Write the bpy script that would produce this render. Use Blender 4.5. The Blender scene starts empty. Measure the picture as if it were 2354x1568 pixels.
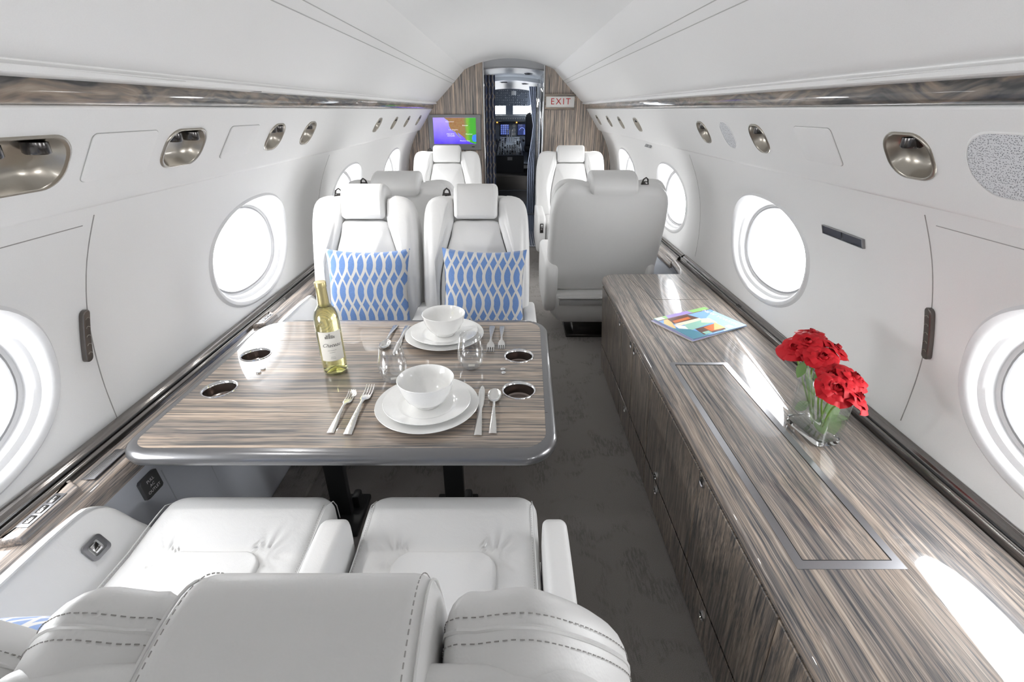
import bpy, bmesh, math, random
from mathutils import Vector, Matrix
random.seed(7)
PI = math.pi
sc = bpy.context.scene
COL = sc.collection
H = 1.42                     # height of the camera above the cabin floor

# ------------------------------------------------------------------ camera
cam_d = bpy.data.cameras.new('camera')
cam = bpy.data.objects.new('camera', cam_d); COL.objects.link(cam)
cam_d.sensor_width = 36.0
cam_d.lens = 36.0 * 1090.0 / 2354.0
cam_d.clip_start = 0.02
cam_d.clip_end = 200
cam.location = (0, 0, H)
cam.rotation_euler = (PI/2 - math.atan(532/1090.0), 0, 0)
cam_d.shift_x = 6.0 / 2354.0
sc.camera = cam

# ------------------------------------------------------------------ world and exposure
w = bpy.data.worlds.new('world'); sc.world = w; w.use_nodes = True
bg = w.node_tree.nodes['Background']
bg.inputs['Color'].default_value = (0.97, 0.985, 1.0, 1)
bg.inputs['Strength'].default_value = 10.5
sc.view_settings.view_transform = 'Standard'
sc.view_settings.look = 'None'
sc.view_settings.exposure = 0.71
sc.view_settings.gamma = 1.0
sc.view_settings.use_curve_mapping = False
cy = sc.cycles
cy.max_bounces = 10; cy.diffuse_bounces = 7; cy.glossy_bounces = 4
cy.transmission_bounces = 8; cy.transparent_max_bounces = 12
cy.caustics_reflective = False; cy.caustics_refractive = False
cy.sample_clamp_indirect = 6.0
cy.blur_glossy = 0.1
cy.use_denoising = True
try: cy.denoiser = 'OPENIMAGEDENOISE'
except Exception: pass
cy.use_adaptive_sampling = True
cy.adaptive_threshold = 0.025

WIN_Y = [-1.965, -0.64, 0.685, 2.01, 3.335, 4.66]
WIN_Z = 0.880
def area(name, loc, direction, sx, sy, power=0, color=(1, 1, 1), portal=False, spread=PI):
    d = bpy.data.lights.new(name, 'AREA'); d.shape = 'RECTANGLE'; d.size = sx; d.size_y = sy
    d.energy = power; d.color = color; d.spread = spread
    if portal: d.cycles.is_portal = True
    o = bpy.data.objects.new(name, d); COL.objects.link(o)
    o.location = loc
    o.rotation_euler = Vector(direction).to_track_quat('-Z', 'Y').to_euler()
    return o
for yy in WIN_Y:
    for sgn in (-1, 1):
        area('window_daylight', (sgn*1.24, yy, WIN_Z), (-sgn, 0, 0), .62, .42, portal=True)
for yy in (6.4, 7.8): area('vestibule_fill', (.05, yy, 1.74), (0, 0, -1), .25, .12, power=1.6, color=(1, .97, .93))  # added fill lights that brighten the passage, no fixture behind them

# ------------------------------------------------------------------ materials
def _mat(name):
    m = bpy.data.materials.new(name); m.use_nodes = True
    return m, m.node_tree, m.node_tree.nodes['Principled BSDF']
def lnk(nt, a, b): nt.links.new(a, b)
def simple(name, col, rough=.5, metal=0, coat=0, bump=0, bscale=200, spec=.5, emis=None, estr=0, coat_r=.03):
    m, nt, b = _mat(name)
    b.inputs['Base Color'].default_value = (*col, 1)
    b.inputs['Roughness'].default_value = rough
    b.inputs['Metallic'].default_value = metal
    b.inputs['Coat Weight'].default_value = coat
    b.inputs['Coat Roughness'].default_value = coat_r
    b.inputs['Specular IOR Level'].default_value = spec
    if emis:
        b.inputs['Emission Color'].default_value = (*emis, 1); b.inputs['Emission Strength'].default_value = estr
    tc = nt.nodes.new('ShaderNodeTexCoord')
    nz = nt.nodes.new('ShaderNodeTexNoise'); nz.inputs['Scale'].default_value = bscale; nz.inputs['Detail'].default_value = 3
    lnk(nt, tc.outputs['Object'], nz.inputs['Vector'])
    mx = nt.nodes.new('ShaderNodeMix'); mx.data_type = 'RGBA'
    mx.inputs['A'].default_value = (*[c*.97 for c in col], 1); mx.inputs['B'].default_value = (*[min(1, c*1.03) for c in col], 1)
    lnk(nt, nz.outputs['Fac'], mx.inputs['Factor']); lnk(nt, mx.outputs['Result'], b.inputs['Base Color'])
    if bump:
        bp = nt.nodes.new('ShaderNodeBump'); bp.inputs['Strength'].default_value = bump; bp.inputs['Distance'].default_value = .001
        lnk(nt, nz.outputs['Fac'], bp.inputs['Height']); lnk(nt, bp.outputs['Normal'], b.inputs['Normal'])
    return m
def leather(name, col):
    m, nt, b = _mat(name)
    b.inputs['Base Color'].default_value = (*col, 1)
    b.inputs['Roughness'].default_value = .42; b.inputs['Specular IOR Level'].default_value = .35
    tc = nt.nodes.new('ShaderNodeTexCoord')
    v = nt.nodes.new('ShaderNodeTexVoronoi'); v.inputs['Scale'].default_value = 420
    n = nt.nodes.new('ShaderNodeTexNoise'); n.inputs['Scale'].default_value = 16; n.inputs['Detail'].default_value = 4; n.inputs['Distortion'].default_value = .6
    lnk(nt, tc.outputs['Object'], v.inputs['Vector']); lnk(nt, tc.outputs['Object'], n.inputs['Vector'])
    b1 = nt.nodes.new('ShaderNodeBump'); b1.inputs['Strength'].default_value = .12; b1.inputs['Distance'].default_value = .0008
    b2 = nt.nodes.new('ShaderNodeBump'); b2.inputs['Strength'].default_value = .35; b2.inputs['Distance'].default_value = .004
    lnk(nt, v.outputs['Distance'], b1.inputs['Height']); lnk(nt, n.outputs['Fac'], b2.inputs['Height'])
    lnk(nt, b2.outputs['Normal'], b1.inputs['Normal']); lnk(nt, b1.outputs['Normal'], b.inputs['Normal'])
    return m
def wood(name, axis, across=55, figure=0.35, rough=.28, coat=1.0, gain=1.0, tint=(1, 1, 1), seed=0.0):
    """striped grey-brown veneer, grain running along the given axis"""
    m, nt, b = _mat(name)
    tc = nt.nodes.new('ShaderNodeTexCoord')
    mp = nt.nodes.new('ShaderNodeMapping'); mp.inputs['Location'].default_value = (seed, seed*1.7, seed*.6)
    lnk(nt, tc.outputs['Object'], mp.inputs['Vector'])
    wn = nt.nodes.new('ShaderNodeTexNoise'); wn.inputs['Scale'].default_value = 3.0; wn.inputs['Detail'].default_value = 2
    lnk(nt, mp.outputs['Vector'], wn.inputs['Vector'])
    sub = nt.nodes.new('ShaderNodeVectorMath'); sub.operation = 'SUBTRACT'; sub.inputs[1].default_value = (.5, .5, .5)
    lnk(nt, wn.outputs['Color'], sub.inputs[0])
    scl = nt.nodes.new('ShaderNodeVectorMath'); scl.operation = 'SCALE'; scl.inputs['Scale'].default_value = .05*figure
    lnk(nt, sub.outputs['Vector'], scl.inputs[0])
    add = nt.nodes.new('ShaderNodeVectorMath'); add.operation = 'ADD'
    lnk(nt, mp.outputs['Vector'], add.inputs[0]); lnk(nt, scl.outputs['Vector'], add.inputs[1])
    def band(sc_across, sc_along, detail, rgh):
        s = [sc_across]*3; s['XYZ'.index(axis)] = sc_along
        mp2 = nt.nodes.new('ShaderNodeMapping'); mp2.inputs['Scale'].default_value = s
        lnk(nt, add.outputs['Vector'], mp2.inputs['Vector'])
        n = nt.nodes.new('ShaderNodeTexNoise'); n.inputs['Scale'].default_value = 1; n.inputs['Detail'].default_value = detail
        n.inputs['Roughness'].default_value = rgh
        lnk(nt, mp2.outputs['Vector'], n.inputs['Vector']); return n.outputs['Fac']
    a = band(across, 1.6, 3, .6); f = band(across*4.5, 9, 2, .6); c = band(across*.3, .8, 1, .5)
    cmb = nt.nodes.new('ShaderNodeMath'); cmb.operation = 'MULTIPLY_ADD'; cmb.inputs[1].default_value = .62
    lnk(nt, a, cmb.inputs[0])
    fm = nt.nodes.new('ShaderNodeMath'); fm.operation = 'MULTIPLY'; fm.inputs[1].default_value = .38; lnk(nt, f, fm.inputs[0])
    lnk(nt, fm.outputs[0], cmb.inputs[2])
    rp = nt.nodes.new('ShaderNodeValToRGB'); r = rp.color_ramp
    cols = [(.37, (.066, .067, .069)), (.432, (.150, .138, .130)), (.485, (.245, .207, .174)), (.54, (.36, .285, .225)), (.615, (.49, .41, .335))]
    r.elements[0].position = cols[0][0]; r.elements[1].position = cols[-1][0]
    for _ in range(3): r.elements.new(.5)
    for e, (p, cc) in zip(sorted(r.elements, key=lambda e: e.position), cols): pass
    ps = [r.elements[i] for i in range(5)]
    for e, (p, cc) in zip(ps, cols):
        e.position = p; e.color = (*[min(1, x*gain*t) for x, t in zip(cc, tint)], 1)
    lnk(nt, cmb.outputs[0], rp.inputs['Fac'])
    mx = nt.nodes.new('ShaderNodeMix'); mx.data_type = 'RGBA'; mx.blend_type = 'MULTIPLY'
    rp2 = nt.nodes.new('ShaderNodeValToRGB'); rp2.color_ramp.elements[0].position = .38; rp2.color_ramp.elements[1].position = .6
    rp2.color_ramp.elements[0].color = (.62, .64, .68, 1); rp2.color_ramp.elements[1].color = (1.0, .97, .94, 1)
    lnk(nt, c, rp2.inputs['Fac'])
    mx.inputs['Factor'].default_value = .9
    lnk(nt, rp.outputs['Color'], mx.inputs['A']); lnk(nt, rp2.outputs['Color'], mx.inputs['B'])
    lnk(nt, mx.outputs['Result'], b.inputs['Base Color'])
    b.inputs['Roughness'].default_value = rough; b.inputs['Coat Weight'].default_value = coat; b.inputs['Coat Roughness'].default_value = .015
    b.inputs['Coat IOR'].default_value = 1.5; b.inputs['Specular IOR Level'].default_value = .25
    return m
def carpet(name, dark=(.155, .146, .141), light=(.36, .338, .32)):
    m, nt, b = _mat(name)
    tc = nt.nodes.new('ShaderNodeTexCoord')
    n1 = nt.nodes.new('ShaderNodeTexNoise'); n1.inputs['Scale'].default_value = 7; n1.inputs['Detail'].default_value = 3; n1.inputs['Distortion'].default_value = .8
    mp = nt.nodes.new('ShaderNodeMapping'); mp.inputs['Scale'].default_value = (120, 22, 30)
    n2 = nt.nodes.new('ShaderNodeTexNoise'); n2.inputs['Scale'].default_value = 1; n2.inputs['Detail'].default_value = 2; n2.inputs['Distortion'].default_value = 1.2
    n3 = nt.nodes.new('ShaderNodeTexNoise'); n3.inputs['Scale'].default_value = 520; n3.inputs['Detail'].default_value = 2
    for n in (n1, n3): lnk(nt, tc.outputs['Object'], n.inputs['Vector'])
    lnk(nt, tc.outputs['Object'], mp.inputs['Vector']); lnk(nt, mp.outputs['Vector'], n2.inputs['Vector'])
    gate = nt.nodes.new('ShaderNodeValToRGB'); gate.color_ramp.elements[0].position = .50; gate.color_ramp.elements[1].position = .62
    lnk(nt, n1.outputs['Fac'], gate.inputs['Fac'])
    st = nt.nodes.new('ShaderNodeValToRGB'); st.color_ramp.elements[0].position = .45; st.color_ramp.elements[1].position = .56
    lnk(nt, n2.outputs['Fac'], st.inputs['Fac'])
    mul = nt.nodes.new('ShaderNodeMath'); mul.operation = 'MULTIPLY'
    lnk(nt, gate.outputs['Color'], mul.inputs[0]); lnk(nt, st.outputs['Color'], mul.inputs[1])
    ad = nt.nodes.new('ShaderNodeMath'); ad.operation = 'MULTIPLY_ADD'; ad.inputs[1].default_value = -.34; ad.inputs[2].default_value = .40
    lnk(nt, mul.outputs[0], ad.inputs[0])
    ad2 = nt.nodes.new('ShaderNodeMath'); ad2.operation = 'MULTIPLY_ADD'; ad2.inputs[1].default_value = 1.3
    lnk(nt, n3.outputs['Fac'], ad2.inputs[0]); lnk(nt, ad.outputs[0], ad2.inputs[2])
    ad3 = nt.nodes.new('ShaderNodeMath'); ad3.operation = 'SUBTRACT'; ad3.inputs[1].default_value = .42
    lnk(nt, ad2.outputs[0], ad3.inputs[0])
    mx = nt.nodes.new('ShaderNodeMix'); mx.data_type = 'RGBA'; mx.clamp_factor = True
    mx.inputs['A'].default_value = (*dark, 1); mx.inputs['B'].default_value = (*light, 1)
    lnk(nt, ad3.outputs[0], mx.inputs['Factor']); lnk(nt, mx.outputs['Result'], b.inputs['Base Color'])
    b.inputs['Roughness'].default_value = .95; b.inputs['Specular IOR Level'].default_value = .1
    bp = nt.nodes.new('ShaderNodeBump'); bp.inputs['Strength'].default_value = .5; bp.inputs['Distance'].default_value = .003
    lnk(nt, n3.outputs['Fac'], bp.inputs['Height']); lnk(nt, bp.outputs['Normal'], b.inputs['Normal'])
    return m
def thin_glass(name, tint=(1, 1, 1), gloss=.08, refl=(1, 1, 1)):
    m, nt, b = _mat(name)
    nt.nodes.remove(b)
    out = nt.nodes['Material Output']
    tr = nt.nodes.new('ShaderNodeBsdfTransparent'); tr.inputs['Color'].default_value = (*tint, 1)
    gl = nt.nodes.new('ShaderNodeBsdfGlossy'); gl.inputs['Roughness'].default_value = .02; gl.inputs['Color'].default_value = (*refl, 1)
    lw = nt.nodes.new('ShaderNodeLayerWeight'); lw.inputs['Blend'].default_value = .35
    mr = nt.nodes.new('ShaderNodeMapRange'); mr.inputs['To Min'].default_value = gloss*.35; mr.inputs['To Max'].default_value = min(1, gloss*6)
    lnk(nt, lw.outputs['Facing'], mr.inputs['Value'])
    mx = nt.nodes.new('ShaderNodeMixShader')
    lnk(nt, mr.outputs['Result'], mx.inputs[0]); lnk(nt, tr.outputs[0], mx.inputs[1]); lnk(nt, gl.outputs[0], mx.inputs[2])
    lnk(nt, mx.outputs[0], out.inputs['Surface'])
    return m
def glass(name, col=(1, 1, 1), ior=1.45, rough=0):
    m, nt, b = _mat(name)
    b.inputs['Base Color'].default_value = (*col, 1); b.inputs['Transmission Weight'].default_value = 1
    b.inputs['Roughness'].default_value = rough; b.inputs['IOR'].default_value = ior
    return m
def trellis(name, blue=(.115, .215, .46), cream=(.56, .55, .53), phase=0.0):
    """cut velvet with crossing wavy cream lines"""
    m, nt, b = _mat(name)
    N = nt.nodes.new
    tc = N('ShaderNodeTexCoord'); sp = N('ShaderNodeSeparateXYZ'); lnk(nt, tc.outputs['Object'], sp.inputs[0])
    def M(op, a, bb, cc=None):
        n = N('ShaderNodeMath'); n.operation = op
        for i, x in enumerate((a, bb, cc)):
            if x is None: continue
            if isinstance(x, (int, float)): n.inputs[i].default_value = x
            else: lnk(nt, x, n.inputs[i])
        return n.outputs[0]
    p = .0415; A = p*.5; L = .235
    sn = M('SINE', M('MULTIPLY_ADD', sp.outputs['Z'], 2*PI/L, phase), 0)
    masks = []
    for sg, wd in ((1, .165), (-1, .10)):
        xx = M('MULTIPLY_ADD', sn, sg*A, sp.outputs['X'])
        fr = M('FRACT', M('DIVIDE', M('ADD', xx, 10.0), p), 0)
        dd = M('ABSOLUTE', M('SUBTRACT', fr, .5), 0)
        masks.append(M('LESS_THAN', dd, wd))
    mk = M('MAXIMUM', masks[0], masks[1])
    nz = N('ShaderNodeTexNoise'); nz.inputs['Scale'].default_value = 260; lnk(nt, tc.outputs['Object'], nz.inputs['Vector'])
    mb_ = N('ShaderNodeMix'); mb_.data_type = 'RGBA'
    mb_.inputs['A'].default_value = (*[c*.8 for c in blue], 1); mb_.inputs['B'].default_value = (*[min(1, c*1.25) for c in blue], 1)
    lnk(nt, nz.outputs['Fac'], mb_.inputs['Factor'])
    mx = N('ShaderNodeMix'); mx.data_type = 'RGBA'; mx.inputs['B'].default_value = (*cream, 1)
    lnk(nt, mk, mx.inputs['Factor']); lnk(nt, mb_.outputs['Result'], mx.inputs['A'])
    lnk(nt, mx.outputs['Result'], b.inputs['Base Color'])
    b.inputs['Roughness'].default_value = .85; b.inputs['Sheen Weight'].default_value = .25
    bp = N('ShaderNodeBump'); bp.inputs['Strength'].default_value = .6; bp.inputs['Distance'].default_value = .002; bp.invert = True
    lnk(nt, mk, bp.inputs['Height']); lnk(nt, bp.outputs['Normal'], b.inputs['Normal'])
    return m
def emit(name, col, s=1.0):
    m, nt, b = _mat(name)
    b.inputs['Base Color'].default_value = (0.01, 0.01, 0.01, 1)
    b.inputs['Emission Color'].default_value = (*col, 1); b.inputs['Emission Strength'].default_value = s
    b.inputs['Roughness'].default_value = .2
    return m

WHITE = simple('white_panel', (.80, .797, .79), .55, bump=.05, bscale=400)
HEAD = simple('white_headliner', (.76, .76, .755), .7, bump=.08, bscale=300)
LEATHER = leather('white_leather', (.70, .697, .69))
REVEAL = simple('window_reveal_white', (.66, .66, .665), .5)
SEAM = simple('seam_grey', (.33, .32, .31), .8)
STITCH = simple('stitch_thread', (.30, .29, .28), .8)
FLOORM = carpet('charcoal_carpet')
WX = wood('veneer_table', 'X', across=125, figure=.3, gain=1.08, seed=1.3)
WY = wood('veneer_counter', 'Y', across=150, figure=.35, gain=1.15, tint=(.95, .99, 1.06), seed=4.1)
WZ = wood('veneer_bulkhead', 'Z', across=120, figure=.2, rough=.5, coat=.1, gain=1.75, tint=(.97, 1.0, 1.04), seed=2.2)
WF = wood('veneer_cabinet', 'Z', across=130, figure=.5, rough=.3, coat=.45, gain=.82, tint=(.98, 1, 1.03), seed=5.5)
WV = wood('veneer_valance', 'Y', across=22, figure=3.2, gain=.72, coat=1, seed=7.7)
PEWTER = simple('pewter_lacquer', (.14, .14, .145), .3, metal=.55, coat=1, bump=.02, bscale=900)
STEEL = simple('brushed_steel', (.33, .33, .345), .32, metal=.9)
CHROME = simple('chrome', (.75, .75, .76), .07, metal=1)
SILVER = simple('silver_cutlery', (.78, .77, .75), .16, metal=1)
HAMMER = simple('hammered_silver', (.74, .73, .71), .22, metal=1, bump=.9, bscale=320)
BRONZE = simple('satin_bronze', (.36, .33, .285), .3, metal=.85, coat=.5)
DARKM = simple('dark_metal', (.075, .07, .068), .22, metal=.8, coat=.3)
RAILM = simple('smoked_chrome_rail', (.20, .185, .175), .14, metal=.9, coat=.6)
BLACK = simple('black_satin', (.016, .016, .017), .45)
CHINA = simple('white_china', (.82, .82, .81), .12, coat=.7, spec=.5)
PAPER = simple('paper_white', (.78, .76, .70), .7)
DADO = simple('grey_side_fabric', (.52, .54, .59), .85, bump=.2, bscale=500)
MESHM, _nt, _b = _mat('speaker_mesh'); _b.inputs['Roughness'].default_value = .6
_tc = _nt.nodes.new('ShaderNodeTexCoord'); _vo = _nt.nodes.new('ShaderNodeTexVoronoi'); _vo.inputs['Scale'].default_value = 300; _vo.inputs['Randomness'].default_value = .7
_rp = _nt.nodes.new('ShaderNodeValToRGB'); _rp.color_ramp.elements[0].position = .28; _rp.color_ramp.elements[0].color = (.25, .26, .28, 1); _rp.color_ramp.elements[1].position = .42; _rp.color_ramp.elements[1].color = (.70, .71, .73, 1)
lnk(_nt, _tc.outputs['Object'], _vo.inputs['Vector']); lnk(_nt, _vo.outputs['Distance'], _rp.inputs['Fac']); lnk(_nt, _rp.outputs['Color'], _b.inputs['Base Color'])
PANE = thin_glass('window_pane_glass', gloss=.04)
CLEAR = thin_glass('clear_glass', gloss=.13)
GREYPL = simple('grey_plastic', (.28, .28, .285), .4)
DKBLUE = simple('cockpit_grey', (.085, .10, .13), .5)
CKDARK = simple('cockpit_dark', (.022, .024, .03), .5)
GOLD = simple('gold_foil', (.47, .40, .20), .34, metal=.75)
STEMG = simple('stem_green', (.17, .30, .05), .5)
LEAFG = simple('leaf_green', (.17, .30, .10), .5)
RED = simple('rose_red', (.50, .006, .014), .55, bump=.2, bscale=120, spec=.3)
REDD = simple('rose_deep_red', (.36, .004, .010), .55, spec=.3)
BODYW = simple('bevel_white_shell', (.70, .69, .68), .5)
TXTW = simple('white_ink', (.85, .85, .85), .6)
TXTD = simple('dark_ink', (.05, .05, .05), .6)
TXTG = simple('grey_ink', (.30, .29, .27), .6)

# ------------------------------------------------------------------ mesh helpers
class MB:
    def __init__(s): s.v = []; s.f = []; s.mi = []
    def add(s, vs, fs, mi=0):
        o = len(s.v); s.v += [tuple(v) for v in vs]
        s.f += [tuple(i+o for i in f) for f in fs]; s.mi += [mi]*len(fs)
    def rbox(s, c, size, r=.004, seg=2, M=None, mi=0):
        bm = bmesh.new(); bmesh.ops.create_cube(bm, size=1)
        for v in bm.verts: v.co = Vector((v.co.x*size[0], v.co.y*size[1], v.co.z*size[2]))
        r = min(r, min(size)*.49)
        if r > 0: bmesh.ops.bevel(bm, geom=list(bm.edges), offset=r, segments=seg, profile=.5, affect='EDGES')
        for v in bm.verts:
            v.co = (M @ v.co if M else v.co) + Vector(c)
        bm.verts.index_update()
        s.add([v.co[:] for v in bm.verts], [[v.index for v in f.verts] for f in bm.faces], mi); bm.free()
    def rings(s, rs, closed=True, cap0=False, cap1=False, mi=0):
        n = len(rs[0]); vs = [p for r in rs for p in r]; fs = []
        for i in range(len(rs)-1):
            for j in range(n if closed else n-1):
                a = i*n+j; b = i*n+(j+1) % n
                fs.append((a, b, b+n, a+n))
        if cap0: fs.append(tuple(reversed(range(n))))
        if cap1: fs.append(tuple(range((len(rs)-1)*n, len(rs)*n)))
        s.add(vs, fs, mi)
    def lathe(s, prof, c=(0, 0, 0), n=40, M=None, mi=0):
        rs = []
        for (r, z) in prof:
            ring = []
            for k in range(n):
                p = Vector((r*math.cos(2*PI*k/n), r*math.sin(2*PI*k/n), z))
                if M: p = M @ p
                ring.append(p + Vector(c))
            rs.append(ring)
        s.rings(rs, mi=mi)
    def tube(s, pts, r, n=8, cap=True, mi=0, flat=1.0):
        pts = [Vector(p) for p in pts]; rs = []
        rad = r if isinstance(r, (list, tuple)) else [r]*len(pts)
        up = Vector((0, 0, 1))
        for i, p in enumerate(pts):
            t = (pts[min(i+1, len(pts)-1)] - pts[max(i-1, 0)]).normalized()
            u = t.cross(up)
            if u.length < 1e-3: u = t.cross(Vector((1, 0, 0)))
            u.normalize(); v = u.cross(t).normalized()
            rs.append([p + u*math.cos(2*PI*k/n)*rad[i] + v*math.sin(2*PI*k/n)*rad[i]*flat for k in range(n)])
        s.rings(rs, cap0=cap, cap1=cap, mi=mi)
    def build(s, name, mat, parent=None, smooth=40, loc=None):
        vs = s.v
        if loc is not None: vs = [(x-loc[0], y-loc[1], z-loc[2]) for x, y, z in vs]
        me = bpy.data.meshes.new(name); me.from_pydata(vs, [], s.f)
        mats = mat if isinstance(mat, (list, tuple)) else [mat]
        for m in mats: me.materials.append(m)
        if len(mats) > 1:
            for p, i in zip(me.polygons, s.mi): p.material_index = i
        bm = bmesh.new(); bm.from_mesh(me)
        bmesh.ops.remove_doubles(bm, verts=bm.verts, dist=1e-6)
        bmesh.ops.recalc_face_normals(bm, faces=bm.faces)
        if smooth:
            a = math.radians(smooth)
            for e in bm.edges:
                e.smooth = not (len(e.link_faces) == 2 and e.calc_face_angle(0) > a)
            for f in bm.faces: f.smooth = True
        bm.to_mesh(me); bm.free()
        o = bpy.data.objects.new(name, me); COL.objects.link(o)
        if loc is not None: o.location = loc
        if parent: o.parent = parent
        return o
def thing(name, label, cat, loc=(0, 0, 0), rz=0, group=None):
    o = bpy.data.objects.new(name, None); COL.objects.link(o)
    o.location = loc; o.rotation_euler = (0, 0, rz); o.empty_display_size = .1
    o['label'] = label; o['category'] = cat
    if group: o['group'] = group
    return o
def tag(o, label, cat, group=None):
    o['label'] = label; o['category'] = cat
    if group: o['group'] = group
    return o
def struct(o): o['kind'] = 'structure'; return o
def dup(root, loc, rz=0, label=None, group=None):
    r = root.copy(); COL.objects.link(r); r.location = loc; r.rotation_euler = (0, 0, rz)
    if label: r['label'] = label
    if group: r['group'] = group
    for ch in list(root.children):
        c = ch.copy(); COL.objects.link(c); c.parent = r
        for g in ch.children:
            d = g.copy(); COL.objects.link(d); d.parent = c
    return r
def rrect(x0, x1, y0, y1, r, n=8):
    if not isinstance(r, (list, tuple)): r = [r]*4      # corners: (x1,y1) (x0,y1) (x0,y0) (x1,y0)
    pts = []
    for (cx, cy_, a0, rr) in ((x1-r[0], y1-r[0], 0, r[0]), (x0+r[1], y1-r[1], PI/2, r[1]), (x0+r[2], y0+r[2], PI, r[2]), (x1-r[3], y0+r[3], 1.5*PI, r[3])):
        for k in range(n+1):
            a = a0 + PI/2*k/n
            pts.append((cx+rr*math.cos(a), cy_+rr*math.sin(a)))
    return pts
def resample(pts, step):
    out = []; P = pts + [pts[0]]
    tot = sum(math.dist(P[i], P[i+1]) for i in range(len(pts)))
    n = max(12, int(tot/step)); d = tot/n; acc = 0; i = 0; seg = math.dist(P[0], P[1])
    for k in range(n):
        t = k*d
        while acc + seg < t - 1e-12 and i < len(pts)-1:
            acc += seg; i += 1; seg = math.dist(P[i], P[i+1])
        u = (t-acc)/seg if seg > 1e-12 else 0
        out.append((P[i][0]+(P[i+1][0]-P[i][0])*u, P[i][1]+(P[i+1][1]-P[i][1])*u))
    return out
def catmull(ctrl, n=10, closed=True):
    out = []; m = len(ctrl); rng = m if closed else m-1
    g = (lambda i: ctrl[i % m]) if closed else (lambda i: ctrl[max(0, min(m-1, i))])
    for i in range(rng):
        p0, p1, p2, p3 = g(i-1), g(i), g(i+1), g(i+2)
        for k in range(n):
            t = k/n
            out.append(tuple(.5*((2*b)+(-a+c)*t+(2*a-5*b+4*c-d)*t*t+(-a+3*b-3*c+d)*t**3) for a, b, c, d in zip(p0, p1, p2, p3)))
    if not closed: out.append(tuple(ctrl[-1]))
    return out
def inset(pts, r):
    n = len(pts); out = []
    area_ = sum(pts[i][0]*pts[(i+1) % n][1]-pts[(i+1) % n][0]*pts[i][1] for i in range(n))
    sg = 1 if area_ > 0 else -1
    for i in range(n):
        ax, ay = pts[i-1]; bx, by = pts[(i+1) % n]
        tx, ty = bx-ax, by-ay; l = math.hypot(tx, ty) or 1
        out.append((pts[i][0]-sg*ty/l*r, pts[i][1]+sg*tx/l*r))
    return out
def pillow(mb, outl, d0, d1, r0, r1, b0=0, b1=0, F=None, seg=4, inner=5, mi=0):
    """solid from a closed outline: rounded edges, domed faces; F maps (a, b, depth) to a point"""
    F = F or (lambda a, b, d: (a, b, d))
    n = len(outl)
    cx = sum(p[0] for p in outl)/n; cy_ = sum(p[1] for p in outl)/n
    def face(r, d, b, sg):
        rs = []
        for k in range(seg+1):                      # edge -> face
            a = PI/2*k/seg
            q = inset(outl, r*(1-math.cos(a)))
            rs.append([(x, y, d - sg*r*(1-math.sin(a))) for x, y in q])
        base = inset(outl, r)
        for k in range(1, inner+1):
            s = 1-k/inner*.985
            rs.append([(cx+(x-cx)*s, cy_+(y-cy_)*s, d+sg*b*(1-s**2.2)) for x, y in base])
        return rs
    A = face(r0, d0, b0, -1); B = face(r1, d1, b1, 1)
    rs = list(reversed(A)) + B
    mb.rings([[F(*p) for p in r] for r in rs], cap0=True, cap1=True, mi=mi)
def prism(mb, outl, z0, z1, F=None, mi=0):
    F = F or (lambda a, b, d: (a, b, d))
    mb.rings([[F(x, y, z0) for x, y in outl], [F(x, y, z1) for x, y in outl]], cap0=True, cap1=True, mi=mi)
def dashes(mb, path, r=.0007, dash=.0045, gap=.0035, n=4):
    """broken thread along a 3D path"""
    P = [Vector(p) for p in path]; seg = []
    for i in range(len(P)-1):
        seg.append((P[i+1]-P[i]).length)
    tot = sum(seg); t = 0
    def at(t):
        i = 0
        while i < len(seg)-1 and t > seg[i]: t -= seg[i]; i += 1
        return P[i].lerp(P[i+1], min(1, t/(seg[i] or 1)))
    while t + dash < tot:
        mb.tube([at(t), at(t+dash)], r, n=n); t += dash+gap
def text_mesh(name, s, size, mat, parent, M, extrude=.0003, align='CENTER', shear=0, spacing=1.0):
    cu = bpy.data.curves.new(name, 'FONT'); cu.body = s; cu.size = size; cu.align_x = align; cu.align_y = 'CENTER'
    cu.extrude = extrude; cu.shear = shear; cu.space_character = spacing; cu.resolution_u = 2
    t = bpy.data.objects.new(name, cu)
    me = bpy.data.meshes.new_from_object(t)
    bpy.data.objects.remove(t)
    me.transform(M); me.materials.clear(); me.materials.append(mat)
    o = bpy.data.objects.new(name, me); COL.objects.link(o); o.parent = parent
    return o
def frame_M(o, ex, ey):
    ex = Vector(ex).normalized(); ey = Vector(ey); ey = (ey - ex*ey.dot(ex)).normalized(); ez = ex.cross(ey)
    return Matrix.Translation(Vector(o)) @ Matrix((ex, ey, ez)).transposed().to_4x4()

# ================================================================== SHELL
Y0, Y1 = -2.627, 5.5
FZ = lambda z: z + H
# ---- side walls: curved panel with oval window holes
WALLP = [(-.02, .965), (.30, 1.055), (.55, 1.10), (.70, 1.108), (.82, 1.102), (.95, 1.081), (1.05, 1.050), (1.12, 1.020), (1.20, .978), (1.235, .957)]
def wall_x(z):
    for i in range(len(WALLP)-1):
        if z <= WALLP[i+1][0] or i == len(WALLP)-2:
            p = [WALLP[max(0, i-1)], WALLP[i], WALLP[i+1], WALLP[min(len(WALLP)-1, i+2)]]
            t = (z-p[1][0])/(p[2][0]-p[1][0]); t = max(0, min(1, t))
            m1 = (p[2][1]-p[0][1])/(p[2][0]-p[0][0] or 1)*(p[2][0]-p[1][0]); m2 = (p[3][1]-p[1][1])/(p[3][0]-p[1][0] or 1)*(p[2][0]-p[1][0])
            return (2*t**3-3*t*t+1)*p[1][1]+(t**3-2*t*t+t)*m1+(-2*t**3+3*t*t)*p[2][1]+(t**3-t*t)*m2
WZ0, WZ1 = .50, 1.235
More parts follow.
